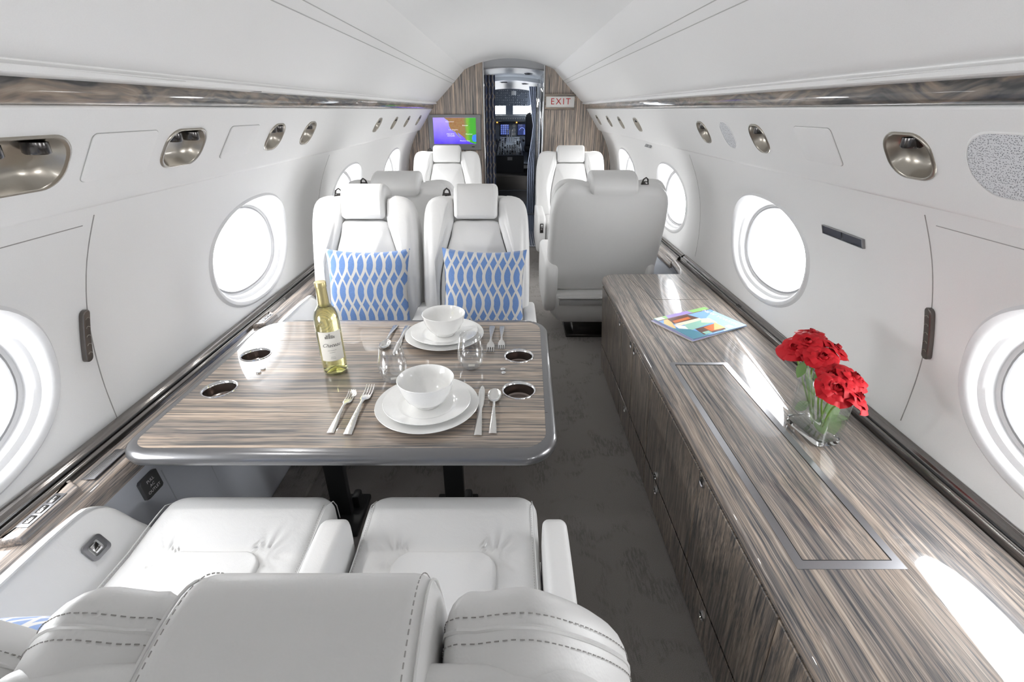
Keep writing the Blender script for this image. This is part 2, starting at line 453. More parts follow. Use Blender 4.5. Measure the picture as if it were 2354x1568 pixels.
def oval(a, b, n=64, e=2.25):
    out = []
    for k in range(n):
        t = 2*PI*k/n; c, s = math.cos(t), math.sin(t)
        out.append((a*abs(c)**(2/e)*(1 if c >= 0 else -1), b*abs(s)**(2/e)*(1 if s >= 0 else -1)))
    return out
def make_wall(sgn, name):
    mb = MB()
    hw = .6625
    for yc in WIN_Y:
        ov = oval(.335, .226); n = len(ov)
        outer = []
        for (y, z) in ov:
            k1 = hw/abs(y) if abs(y) > 1e-9 else 1e9
            k2 = ((WZ1-WIN_Z)/z if z > 1e-9 else ((WZ0-WIN_Z)/z if z < -1e-9 else 1e9))
            k = min(k1, k2); outer.append([y*k, z*k])
        for (qy, qz) in ((hw, WZ1-WIN_Z), (-hw, WZ1-WIN_Z), (-hw, WZ0-WIN_Z), (hw, WZ0-WIN_Z)):
            j = min(range(n), key=lambda i: math.dist(outer[i], (qy, qz))); outer[j] = [qy, qz]
        rs = []
        for m in range(13):
            t = m/12
            ring = []
            for (a, b) in zip(ov, outer):
                y = a[0]+(b[0]-a[0])*t; z = WIN_Z + a[1]+(b[1]-a[1])*t
                dip = .008*max(0, 1-t*3)**2            # panel dishes softly into the window
                ring.append((sgn*(wall_x(z)+dip), yc+y, z))
            rs.append(ring)
        mb.rings(rs)
    yb = WIN_Y[-1]+hw
    zs = [WZ0+(WZ1-WZ0)*k/20 for k in range(21)]
    mb.rings([[(sgn*wall_x(z), y, z) for z in zs] for y in (yb, Y1+.02)], closed=False)
    # lower wall behind the side panels down to the floor
    zs = [-.03+.53*k/8 for k in range(9)]
    mb.rings([[(sgn*wall_x(z), y, z) for z in zs] for y in (Y0, Y1+.02)], closed=False)
    # outer skin so the panel has thickness, with matching window openings through the gap left free
    o = mb.build(name, WHITE)
    return struct(o)
make_wall(-1, 'wall_left'); make_wall(1, 'wall_right')
# ---- windows
wn_ = 0
for sgn in (-1, 1):
    for yc in WIN_Y:
        wn_ += 1
        x0 = wall_x(WIN_Z)
        e = bpy.data.objects.new('window_%d' % wn_, None); COL.objects.link(e); e.location = (sgn*x0, yc, WIN_Z); struct(e)
        prof = [(.335, .226, .008, 1), (.325, .216, -.001, 1), (.314, .205, .002, .8), (.305, .197, .012, .6), (.301, .194, .028, .3), (.294, .187, .032, .2), (.288, .181, .037, .1), (.283, .177, .058, 0), (.272, .168, .062, 0)]
        mb = MB(); rs = []
        for a, b, d, k in prof:
            rs.append([(sgn*((wall_x(WIN_Z+z)-x0)*k + d), y, z) for y, z in oval(a, b)])
        mb.rings(rs); mb.build('window_frame', REVEAL, e)
        mb = MB()
        mb.rings([[(sgn*.060, y, z) for y, z in oval(.274, .170)], [(sgn*.057, y, z) for y, z in oval(.267, .162)], [(sgn*.066, y, z) for y, z in oval(.261, .157)], [(sgn*.095, y, z) for y, z in oval(.261, .157)]])
        mb.build('window_seal', GREYPL, e)
        mb = MB()
        for d in (.069, .090):
            mb.rings([[(sgn*d, y*k, z*k) for y, z in oval(.262, .158)] for k in (1, .5, .01)], cap1=True)
        mb.build('window_pane', PANE, e)
        # outer skin around the opening
        mb = MB(); rs = [[(sgn*.095, y, z) for y, z in oval(.261, .157)], [(sgn*.100, y, z) for y, z in oval(.36, .26)]]
        mb.rings(rs); mb.build('outer_skin', GREYPL, e)
def extrude_profile(mb, prof, y0=Y0, y1=Y1, sgn=1, closed=False, ny=1, mi=0):
    mb.rings([[(sgn*x, y0+(y1-y0)*k/ny, FZ(z)) for x, z in prof] for k in range(ny+1)], closed=closed, mi=mi)
SD = Vector((.5750, 0, -.8182))
def SP(sgn, y, s, out=0.0):
    """a point on the sloping service panel: s runs down the slope from its middle, out is towards the cabin"""
    n = Vector((-.8182, 0, -.5750))
    p = Vector((.86675, 0, -.090)) + SD*s + n*out
    return (sgn*p.x, y, FZ(p.z))
LL = [(-1, .885, .108, .060, 'largest double bronze reading light at the left edge of the view', 2), (-1, 1.362, .088, .057, 'bronze double reading light between two blank panels on the left', 2), (-1, 1.905, .062, .055, 'left side bronze reading light, third from the camera', 2), (-1, 2.225, .060, .055, 'left side bronze reading light, fourth from the camera', 1),
      (-1, 3.42, .060, .052, 'left side bronze light, first of the far group of four', 1), (-1, 3.92, .050, .052, 'left side bronze light, second of the far group', 1), (-1, 4.41, .050, .052, 'left side bronze light, third of the far group', 1), (-1, 4.97, .055, .052, 'left side bronze light nearest the bulkhead', 1),
      (1, 1.100, .068, .058, 'large round bronze reading light at the right, between blank panel and speaker', 1), (1, 1.785, .055, .056, 'bronze reading light on the right between blank panel and small speaker', 1), (1, 2.305, .055, .054, 'bronze reading light on the right just beyond the small speaker', 1),
      (1, 3.52, .062, .052, 'right side bronze light, first of the far group of four', 1), (1, 4.05, .050, .052, 'right side bronze light, second of the far group', 1), (1, 4.53, .050, .052, 'right side bronze light, third of the far group', 1), (1, 5.08, .050, .052, 'right side bronze light nearest the bulkhead', 1)]
# ---- ceiling
mb = MB(); prof = []
for k in range(33):
    x = -.462 + .924*k/32; prof.append((x, .462-.107*(abs(x)/.462)**2.1))
extrude_profile(mb, prof, y1=5.54); struct(mb.build('ceiling', HEAD))
# ---- sloped overhead panels, valance, service panel
tn = 0
def trim(mb, mat, smooth=40):
    global tn
    tn += 1
    return struct(mb.build('trim_%d' % tn, mat, smooth=smooth))
BINP = catmull([(.445, .372), (.459, .352), (.548, .262), (.655, .157), (.735, .082), (.757, .070), (.748, .062)], 5, False)
for sgn in (-1, 1):
    mb = MB(); extrude_profile(mb, BINP, sgn=sgn); trim(mb, WHITE)
    # double seam line along the panel
    mb = MB()
    for q in (.0, .035):
        t = Vector((.107, -.105)).normalized()
        c = (.548+t[0]*q, .262+t[1]*q)
        mb.rbox((sgn*(c[0]-.0005), (Y0+Y1)/2, FZ(c[1]-.0005)), (.0022, Y1-Y0, .0022), 0)
    trim(mb, simple('overhead_seam_grey', (.45, .45, .44), .8))
    mb = MB(); extrude_profile(mb, [(.748, .062), (.752, .052), (.790, .047), (.792, .058), (.85, .10)], sgn=sgn); trim(mb, WHITE)
    mb = MB(); extrude_profile(mb, catmull([(.83, .062), (.800, .056), (.789, .050), (.785, .032), (.790, .014), (.802, .008), (.83, .010)], 5, False), sgn=sgn); trim(mb, WV)
    for y in ((1.62,) if sgn < 0 else (2.9, 5.0)):
        mb = MB(); mb.rbox((sgn*.771, y, FZ(.0485)), (.042, .003, .002), 0); trim(mb, SEAM)
    mb = MB(); extrude_profile(mb, catmull([(.82, .010), (.806, .008), (.8025, .004), (.8035, .000)], 4, False), sgn=sgn); trim(mb, WHITE)
    mb = MB(); extrude_profile(mb, catmull([(.930, -.180), (.943, -.195), (.968, -.203), (.986, -.214), (.992, -.230)], 6, False), sgn=sgn); trim(mb, WHITE)
    bm = bmesh.new(); ed_ = []
    def lp(pts):
        vs = [bm.verts.new(p) for p in pts]; return [bm.edges.new((vs[i], vs[(i+1) % len(vs)])) for i in range(len(vs))]
    ed_ += lp([SP(sgn, Y0, -.11), SP(sgn, Y1, -.11), SP(sgn, Y1, .11), SP(sgn, Y0, .11)])
    hl = [(y, w_, h_) for g, y, w_, h_, l_, n_l in LL if g == sgn]
    for y, w_, h_ in hl: ed_ += lp([SP(sgn, y+a_, -b_) for a_, b_ in rrect(-w_*.93, w_*.93, -h_*.93, h_*.93, min(w_, h_)*.8*.93, 8)])
    bmesh.ops.triangle_fill(bm, use_beauty=True, edges=ed_)
    for f in list(bm.faces):
        c = f.calc_center_median(); sl_ = (-(c.z-H)-.09)/.8182
        if any(abs(c.y-y) < w_*.90 and abs(sl_) < h_*.90 and (max(0, abs(c.y-y)-w_*.13)**2+max(0, abs(sl_)-h_*.1)**2)**.5 < min(w_, h_)*.93 for y, w_, h_ in hl) and f.calc_area() < w_*h_*4: bm.faces.remove(f)
    bm.verts.index_update(); mb = MB(); mb.add([v.co[:] for v in bm.verts], [[v.index for v in f.verts] for f in bm.faces]); bm.free()
    trim(mb, WHITE, smooth=0)
    # end cap of the overhead/service profile at the bulkhead side is closed by the bulkhead itself
# soft brass coloured gap seal along the near end of the left overhead panel
for sgn, a, b in ((-1, -.9, 1.25), (1, -.9, 1.2)):
    mb = MB(); mb.rings([[(sgn*.7485, y, FZ(.0665+h)) , (sgn*(.7535), y, FZ(.0565)), (sgn*.757, y, FZ(.0665+h))] for y, h in ((a, .004), (b, -.008))], closed=True)
    trim(mb, BRONZE)
# wall seams (panel joints) as shallow dark grooves
def wall_seam(sgn, pts, r=.0011):
    mb = MB(); mb.tube([(sgn*(wall_x(z)-.0002), y, z) for y, z in pts], r, n=5); return trim(mb, SEAM)
for sgn in (-1, 1):
    wall_seam(sgn, [(1.135-.03*k/22, 1.197-.027*k) for k in range(22)], .0014)
    wall_seam(sgn, [(-.6+k*.155, 1.178) for k in range(12)])
    wall_seam(sgn, [(2.76, 1.2-.027*k) for k in range(22)], .0009)
# ---- floor
mb = MB(); xs = [-1.0, -.5, 0, .5, 1.0]
mb.rings([[(x, y, 0) for x in xs] for y in (Y0, 5.42)], closed=False)
mb.rings([[(x, y, -.04) for x in xs] for y in (Y0, 5.42)], closed=False)
struct(mb.build('floor', FLOORM))
# ---- back wall behind the camera
mb = MB(); outl = [(-1.12, -.03), (1.12, -.03), (1.12, 1.25), (.8, 1.47), (.46, 1.80), (0, 1.9), (-.46, 1.80), (-.8, 1.47), (-1.12, 1.25)]
prism(mb, outl, 0, .04, F=lambda a, b, d: (a, Y0-d, b)); struct(mb.build('wall_back', WHITE, smooth=0))
# ---- bulkhead panels, one each side of the passage
def arch(x): return H + .462-.107*(abs(x)/.462)**2.1
outer = [(.459, .353), (.548, .262), (.655, .157), (.76, .07), (.79, .05), (.79, .01), (.806, 0), (.93, -.18), (.97, -.21), (1.02, -.30), (1.06, -.37), (1.082, -.47), (1.105, -.65), (1.108, -.8), (1.09, -.95), (1.0, -1.3), (.96, -1.42)]
for sgn, xin, nm in ((-1, .265, 'wall_front_left'), (1, .355, 'wall_front_right')):
    pl = [(sgn*x*1.01, FZ(z)) for x, z in outer]
    pl.append((sgn*xin, 0)); pl.append((sgn*xin, arch(xin)+.005))
    pl += [(sgn*(xin+(.459-xin)*k/4), arch(xin+(.459-xin)*k/4)+.005) for k in range(1, 4)]
    mb = MB(); prism(mb, pl, 0, .05, F=lambda a, b, d: (a, 5.47+d, b)); struct(mb.build(nm, WZ, smooth=0))
    mb = MB(); mb.rbox((sgn*(xin-.002), 5.49, .95), (.012, .07, 1.80), .002); trim(mb, CHROME)
# ---- ledges and lower side panels
def side_ledge(sgn, y0, y1, label, dz=0.0, dx=0.0):
    t = thing('side_ledge', label, 'ledge', (sgn*1.04, y0, 0))
    mb = MB()
    top = [(.985+dx, .555), (.985+dx, .588), (.990+dx, .600), (1.000+dx, .606), (1.060, .612), (1.060, .555)]
    mb.rings([[(sgn*x, y, z+dz) for x, z in top] for y in (y0, y1)], closed=True, cap0=True, cap1=True)
    mb.build('ledge_board', WY, t, loc=t.location).location = (0, 0, 0)
    mb = MB()
    rl = catmull([(1.058, .600), (1.058, .620), (1.064, .628), (1.078, .632), (1.090, .640), (1.104, .640), (1.104, .600)], 4, True)
    mb.rings([[(sgn*x, y, z+dz) for x, z in rl] for y in (y0, y1)], closed=True, cap0=True, cap1=True)
    mb.build('rail', RAILM, t, loc=t.location).location = (0, 0, 0)
    mb = MB(); mb.rbox((sgn*1.071, (y0+y1)/2, .6335+dz), (.006, y1-y0-.002, .003), .001); mb.build('track_slot', BLACK, t, loc=t.location).location = (0, 0, 0)
    return t
side_ledge(-1, Y0+.03, 5.46, 'long glossy wood ledge with smoked rail under the left windows')
side_ledge(1, 2.91, 5.46, 'narrow glossy wood ledge beside the right forward seats', -.041, .034)
for sgn, y0 in ((-1, Y0), (1, 2.66)):
    mb = MB()
    mb.rings([[(sgn*.955, y, 0), (sgn*.965, y, .12), (sgn*1.0, y, .50), (sgn*1.003, y, .57 if sgn < 0 else .52)] for y in (y0, 5.46)], closed=False)
    mb.rings([[(sgn*.975, y, 0), (sgn*.985, y, .12), (sgn*1.02, y, .50), (sgn*1.023, y, .57 if sgn < 0 else .52)] for y in (y0, 5.46)], closed=False)
    trim(mb, DADO)
mb = MB()
for k in range(7):
    y = .72+.17*k; mb.rbox((-.983+.0, y, .30), (.003, .003, .38), 0, M=Matrix.Rotation(-.085, 3, 'Y'))
for z in (.20, .36): mb.rbox((-(.969+(z-.12)*.092)+.001, 1.3, z), (.003, 1.4, .003), 0)
trim(mb, simple('quilt_seam', (.42, .44, .48), .9))
mb = MB(); mb.rbox((-.89, 2.05, .012), (.13, 6.6, .024), .006)
trim(mb, FLOORM)
# ================================================================== PASSAGE AND COCKPIT
VEST = simple('galley_grey', (.42, .43, .45), .35)
GLOSSW = wood('veneer_gloss_passage', 'Z', across=60, figure=.3, coat=1, rough=.15, gain=.8, seed=9)
MIRROR = simple('smoked_mirror', (.42, .41, .40), .05, metal=1)
RUNNER = simple('vinyl_floor_blue', (.075, .088, .115), .22, coat=.6, bump=.5, bscale=90)
mb = MB(); mb.rings([[(x, y, 0.004) for x in (-.9, .9)] for y in (5.42, 9.9)], closed=False)
mb.rings([[(x, y, -.04) for x in (-.9, .9)] for y in (5.42, 9.9)], closed=False); struct(mb.build('floor_vestibule', RUNNER))
mb = MB()
for k in range(22): mb.rbox((-.25+k*.027, 5.75, .006), (.006, .75, .004), .001)
mb.rbox((.05, 5.38, .006), (.62, .03, .010), .003)
tag(mb.build('threshold_plate', STEEL, loc=(.05, 5.4, 0)), 'ribbed metal threshold strip on the floor of the doorway', 'threshold')
# walls of the passage
mb = MB(); mb.rbox((-.345, 7.58, .9), (.09, 4.14, 1.8), .005); struct(mb.build('wall_passage_left', VEST))
mb = MB(); mb.rbox((.415, 6.45, .9), (.09, 1.75, 1.8), .005); struct(mb.build('wall_passage_right', MIRROR))
mb = MB(); mb.rbox((.43, 8.45, .9), (.09, 2.2, 1.8), .005); struct(mb.build('wall_galley_right', GLOSSW))
mb = MB()
for y in (5.62, 6.3, 7.1): mb.rbox((.368, y, .92), (.010, .022, 1.72), .003)
trim(mb, CHROME)
mb = MB(); prof = []
for k in range(17):
    x = -.62+1.24*k/16; prof.append((x, .385-.09*(abs(x)/.62)**2))
extrude_profile(mb, prof, 5.52, 7.0); extrude_profile(mb, [(x, z-.045) for x, z in prof], 7.0, 9.7)
mb.rings([[(x, 7.0, FZ(z-.045*k)) for x, z in prof] for k in (0, 1)], closed=False)
struct(mb.build('ceiling_passage', simple('passage_ceiling', (.50, .52, .55), .3, metal=.3)))
mb = MB(); mb.rings([[(x, 5.5, FZ(.47-.12*(abs(x)/.46)**2.1)) for x in [-.46+.92*k/12 for k in range(13)]], [(x, 5.53, FZ(.38-.09*(abs(x)/.62)**2)) for x in [-.46+.92*k/12 for k in range(13)]]], closed=False)
struct(mb.build('trim_header', simple('header_satin', (.42, .43, .45), .3, metal=.4)))
for (x, y, lab) in ((.22, 6.2, 'dark slot vent in the passage ceiling, right and nearest'), (-.08, 7.3, 'dark slot vent in the passage ceiling, left'), (.22, 7.5, 'small dark slot vent in the passage ceiling, right and far')):
    mb = MB(); z = FZ(.385-.09*(x/.62)**2 - (.045 if y > 7 else 0)) - .004
    vt = thing('ceiling_vent', lab, 'vent', (x, y, z))
    for q, sz in (((0, 0, 0), (.10, .03, .006)), ((0, .09, 0), (.03, .03, .008)), ((.01, .16, 0), (.09, .02, .006))):
        mb = MB(); mb.rbox(q, sz, .002); mb.build('vent_slot', CKDARK, vt)
# curtains: pleated cloth
CURT = trellis('navy_trellis_curtain', blue=(.13, .17, .30), cream=(.50, .46, .42))
CURT2 = simple('pale_blue_curtain', (.40, .43, .52), .6)
def curtain(name, x0, x1, y, z0, z1, mat, label, pl=7, amp=.018, tie=None):
    mb = MB(); rs = []
    for i in range(15):
        z = z0+(z1-z0)*i/14; ring = []
        pinch = 1.0
        if tie: pinch = .35+.65*min(1, abs(z-tie)/.5)
        for k in range(pl*8+1):
            t = k/(pl*8); x = x1-(x1-x0)*t*pinch
            ring.append((x, y+amp*math.sin(t*pl*2*PI)+.004*math.sin(i+3*t), z))
        rs.append(ring)
    mb.rings(rs, closed=False)
    mb.rings([[(x, yy+.006, z) for x, yy, z in r] for r in rs], closed=False)
    o = mb.build(name, mat, loc=((x0+x1)/2, y, z0)); tag(o, label, 'curtain'); return o
curtain('curtain', -.30, -.155, 5.82, .02, 1.755, CURT, 'navy curtain with cream wavy trellis drawn to the left of the doorway', pl=4, amp=.03)
curtain('curtain', .262, .37, 7.25, .02, 1.70, CURT2, 'pale blue curtain tied back along the right side of the passage', pl=4, amp=.02, tie=1.2)
# cockpit shell
mb = MB(); mb.rbox((.0, 9.80, .13), (1.3, .30, .27), .02); mb.rbox((0, 10.95, .245), (1.25, 2.0, .05), .005)
struct(mb.build('floor_cockpit', simple('cockpit_carpet', (.05, .045, .042), .9, bump=.5, bscale=300), loc=(0, 9.7, 0)))
mb = MB()
for sgn in (-1, 1): mb.rings([[(sgn*x, y, z) for x, z in ((.62, 0), (.95, .4), (.95, 1.3), (.75, 1.75), (.3, 1.95))] for y in (9.6, 12.4)], closed=False)
mb.rings([[(x, y, 1.93) for x in (-.6, .6)] for y in (9.6, 12.4)], closed=False)
for sgn in (-1, 1): mb.rings([[(sgn*x, 9.62, z) for z in (0, 1.9)] for x in (.39, 1.0)], closed=False)
struct(mb.build('wall_cockpit', DKBLUE, smooth=0))
# windshield wall with two openings
mb = MB()
yw = 12.0
for (x0, x1, z0, z1) in ((-1.0, 1.0, 0, 1.33), (-1.0, 1.0, 1.60, 2.0), (-.085, .085, 1.33, 1.60), (-1.0, -.50, 1.33, 1.6), (.50, 1.0, 1.33, 1.6)):
    mb.rbox(((x0+x1)/2, yw, (z0+z1)/2), (x1-x0, .05, z1-z0), 0)
struct(mb.build('wall_windshield', DKBLUE, smooth=0))
for i, (x0, x1) in enumerate(((-.5, -.085), (.085, .5))):
    mb = MB(); mb.rbox(((x0+x1)/2, yw, 1.465), (x1-x0, .008, .27), 0); struct(mb.build('window_%d' % (13+i), PANE))
area('windshield_daylight', (0, 12.06, 1.465), (0, -1, 0), .98, .27, portal=True)
area('passage_entry_daylight', (-.285, 6.9, 1.1), (1, .0, -.05), .7, 1.0, power=11, color=(.85, .92, 1))
area('cockpit_side_daylight', (.90, 11.2, 1.35), (-1, 0, -.3), .6, .3, power=9, color=(.85, .93, 1))
# instrument panel
ip = thing('instrument_panel', 'dark flight deck instrument panel with lit displays under the windshield', 'instrument panel', (0, 11.55, .27))
def part(mb, name, mat, t, smooth=40):
    o = mb.build(name, mat, t, smooth=smooth, loc=t.matrix_world.translation if False else t.location); o.location = (0, 0, 0); return o
mb = MB(); mb.rbox((0, 11.60, .88), (1.5, .12, .62), .02); part(mb, 'panel_board', DKBLUE, ip)
mb = MB(); mb.rbox((0, 11.46, 1.255), (1.6, .34, .11), .03, seg=3); part(mb, 'glareshield', simple('glareshield_grey', (.12, .135, .16), .5), ip)
for k in range(18):
    mb = MB(); mb.rbox((-.42+k*.05, 11.285, 1.245), (.02, .012, .022), .002); part(mb, 'glareshield_button', GREYPL, ip)
DISP = emit('display_blue', (.02, .03, .10), 1.0); DLINE = emit('display_lines', (.25, .35, 1.0), 1.1); AMB = emit('amber_light', (1, .42, .08), 1.6); GRN = emit('green_light', (.55, .9, .15), 1.2)
for (x, wd) in ((-.50, .19), (-.10, .19), (.20+.08, .19), (-.66, .1), (.5, .19)):
    mb = MB(); mb.rbox((x, 11.534, 1.02), (wd+.03, .012, .25), .006); b_ = part(mb, 'display_bezel', CKDARK, ip)
    mb = MB(); mb.rbox((x, 11.526, 1.02), (wd, .006, .215), .002); s_ = mb.build('display_screen', DISP, b_, loc=ip.location); s_.location = (0, 0, 0)
    mb = MB()
    if abs(x+.10) < .01:
        for i in range(4):
            for j in range(5):
                cx = x-.07+i*.046; cz = .94+j*.04
                mb.tube([(cx+.013*math.cos(a), 11.521, cz+.013*math.sin(a)) for a in [.3+k*.5 for k in range(9)]], .0026, n=4)
    else:
        mb.tube([(x+.06*math.cos(a), 11.521, 1.0+.06*math.sin(a)) for a in [k*.3 for k in range(11)]], .003, n=4)
        for j in range(4): mb.rbox((x+.06, 11.521, .93+.02*j), (.05, .003, .006), 0)
    l_ = mb.build('display_symbols', DLINE, b_, loc=ip.location); l_.location = (0, 0, 0)
mb = MB(); mb.rbox((-.06, 11.53, .80), (.22, .012, .16), .004); part(mb, 'radio_bay', CKDARK, ip)
mb = MB(); mb.rbox((-.12, 11.522, .79), (.07, .006, .08), .001); part(mb, 'map_display', emit('blue_screen', (.05, .3, 1.0), 1.2), ip)
mb = MB(); mb.rbox((-.12, 11.518, .85), (.07, .006, .03), .001); mb.rbox((-.27, 11.53, 1.165), (.03, .01, .022), .002); mb.rbox((.16, 11.53, 1.165), (.03, .01, .022), .002)
part(mb, 'amber_annunciators', AMB, ip)
mb = MB()
for x, z in ((.075, .83), (.10, .86), (.125, .83)): mb.rbox((x, 11.52, z), (.014, .01, .014), .002)
part(mb, 'green_annunciators', GRN, ip)
for z in (1.10, 1.01, .93):
    mb = MB(); mb.lathe([(.034, 0), (.036, .012), (.030, .014), (.028, .008), (.001, .008)], c=(.098, 11.54, z), n=20, M=Matrix.Rotation(PI/2, 3, 'X')); part(mb, 'round_gauge', GREYPL, ip)
# overhead panel
oh = thing('overhead_panel', 'curved dark overhead switch panel above the windshield', 'switch panel', (0, 11.2, 1.6))
OT = Matrix.Rotation(math.radians(32), 3, 'X')
def OP(x, y, z): v = OT @ Vector((x, y, z)); return (v.x, v.y+11.35, v.z+1.70)
mb = MB(); pillow(mb, resample(rrect(-.46, .46, -.20, .26, [.16, .16, .03, .03]), .03), -.03, .03, .01, .01, F=lambda a, b, d: OP(a, -d-.05, b)); part(mb, 'panel_board', simple('overhead_grey', (.10, .115, .145), .5), oh)
mb = MB(); random.seed(3)
for r in range(7):
    for k in range(19):
        if random.random() < .75:
            mb.rbox(OP(-.39+k*.043+random.uniform(-.006, .006), -.088, -.165+r*.052), (.010+.012*random.random(), .010, .010+.018*random.random()), .002)
for k in range(24): mb.rbox(OP(-.36+k*.031, -.09, .205), (.012, .012, .045), .003)
part(mb, 'switches', simple('switch_grey', (.24, .26, .30), .45), oh)['kind'] = 'stuff'
mb = MB(); mb.rbox(OP(.09, -.09, .11), (.10, .008, .10), .004); part(mb, 'white_placard', simple('placard', (.55, .57, .60), .5), oh)
mb = MB(); mb.rbox(OP(-.01, -.09, .275), (.10, .02, .022), .006); part(mb, 'map_lamp', emit('warm_lamp', (1, .55, .22), 1.6), oh)
# pedestal
pd = thing('center_pedestal', 'flight deck centre pedestal with throttle levers and many small knobs', 'console', (0, 10.7, .27))
mb = MB(); mb.rings([[(x, 10.2, z) for x, z in ((-.27, .27), (.29, .27), (.29, .58), (-.27, .58))], [(x, 11.5, z) for x, z in ((-.22, .27), (.24, .27), (.24, .86), (-.22, .86))]], cap0=True, cap1=True)
part(mb, 'pedestal_body', CKDARK, pd, smooth=0)
mb = MB(); mb.rings([[(-.255, 10.21, .59), (.275, 10.21, .59)], [(-.205, 11.48, .872), (.225, 11.48, .872)]], closed=False); part(mb, 'top_plate', simple('pedestal_grey', (.33, .36, .40), .45), pd)
MODM = [GREYPL, GREYPL, CKDARK, simple('module_white', (.6, .62, .66), .5)]
for r in range(9):
    for k in range(9):
        if abs(k-4) < 2 and r > 4: continue
        y = 10.28+r*.13; z = .595+(y-10.21)*.222
        mb = MB(); mb.rbox((-.20+k*.052+.01*random.random(), y, z+.01), (.02+.02*random.random(), .03+.04*random.random(), .03), .004)
        part(mb, 'control_module', random.choice(MODM), pd)
for x in (-.05, .0, .05):
    mb = MB(); mb.tube([(x, 11.1, .80), (x, 11.13, .95), (x, 11.16, 1.03)], [.008, .008, .018], n=8); part(mb, 'throttle_lever', GREYPL, pd)
mb = MB(); mb.rbox((.01, 10.192, .53), (.10, .006, .06), .003); part(mb, 'front_placard', simple('placard2', (.5, .5, .5), .5), pd)
# crew seats
def crew_seat(x, label):
    t = thing('crew_seat', label, 'seat', (x, 10.6, .27), group=None)
    mb = MB(); pillow(mb, resample(rrect(-.22, .22, 0, .62, [.09, .09, .03, .03]), .03), 0, .12, .03, .03, F=lambda a, b, d: (x+a, 10.45+d-.1*b, .75+b)); part(mb, 'backrest', CKDARK, t)
    mb = MB(); mb.rbox((x, 10.75, .70), (.46, .5, .14), .04, seg=3); part(mb, 'seat', CKDARK, t)
    mb = MB(); mb.rbox((x, 10.7, .45), (.30, .4, .37), .02); part(mb, 'seat_base', DKBLUE, t)
    for s in (-1, 1):
        mb = MB(); mb.rbox((x+s*.25, 10.7, .85), (.05, .36, .05), .02); part(mb, 'armrest', CKDARK, t)
    mb = MB(); pillow(mb, resample(rrect(-.12, .12, 0, .17, .05), .03), 0, .08, .02, .02, F=lambda a, b, d: (x+a, 10.38+d, 1.36+b)); part(mb, 'headrest', CKDARK, t)
crew_seat(-.50, 'black crew seat on the left of the flight deck'); crew_seat(.54, 'black crew seat on the right of the flight deck')
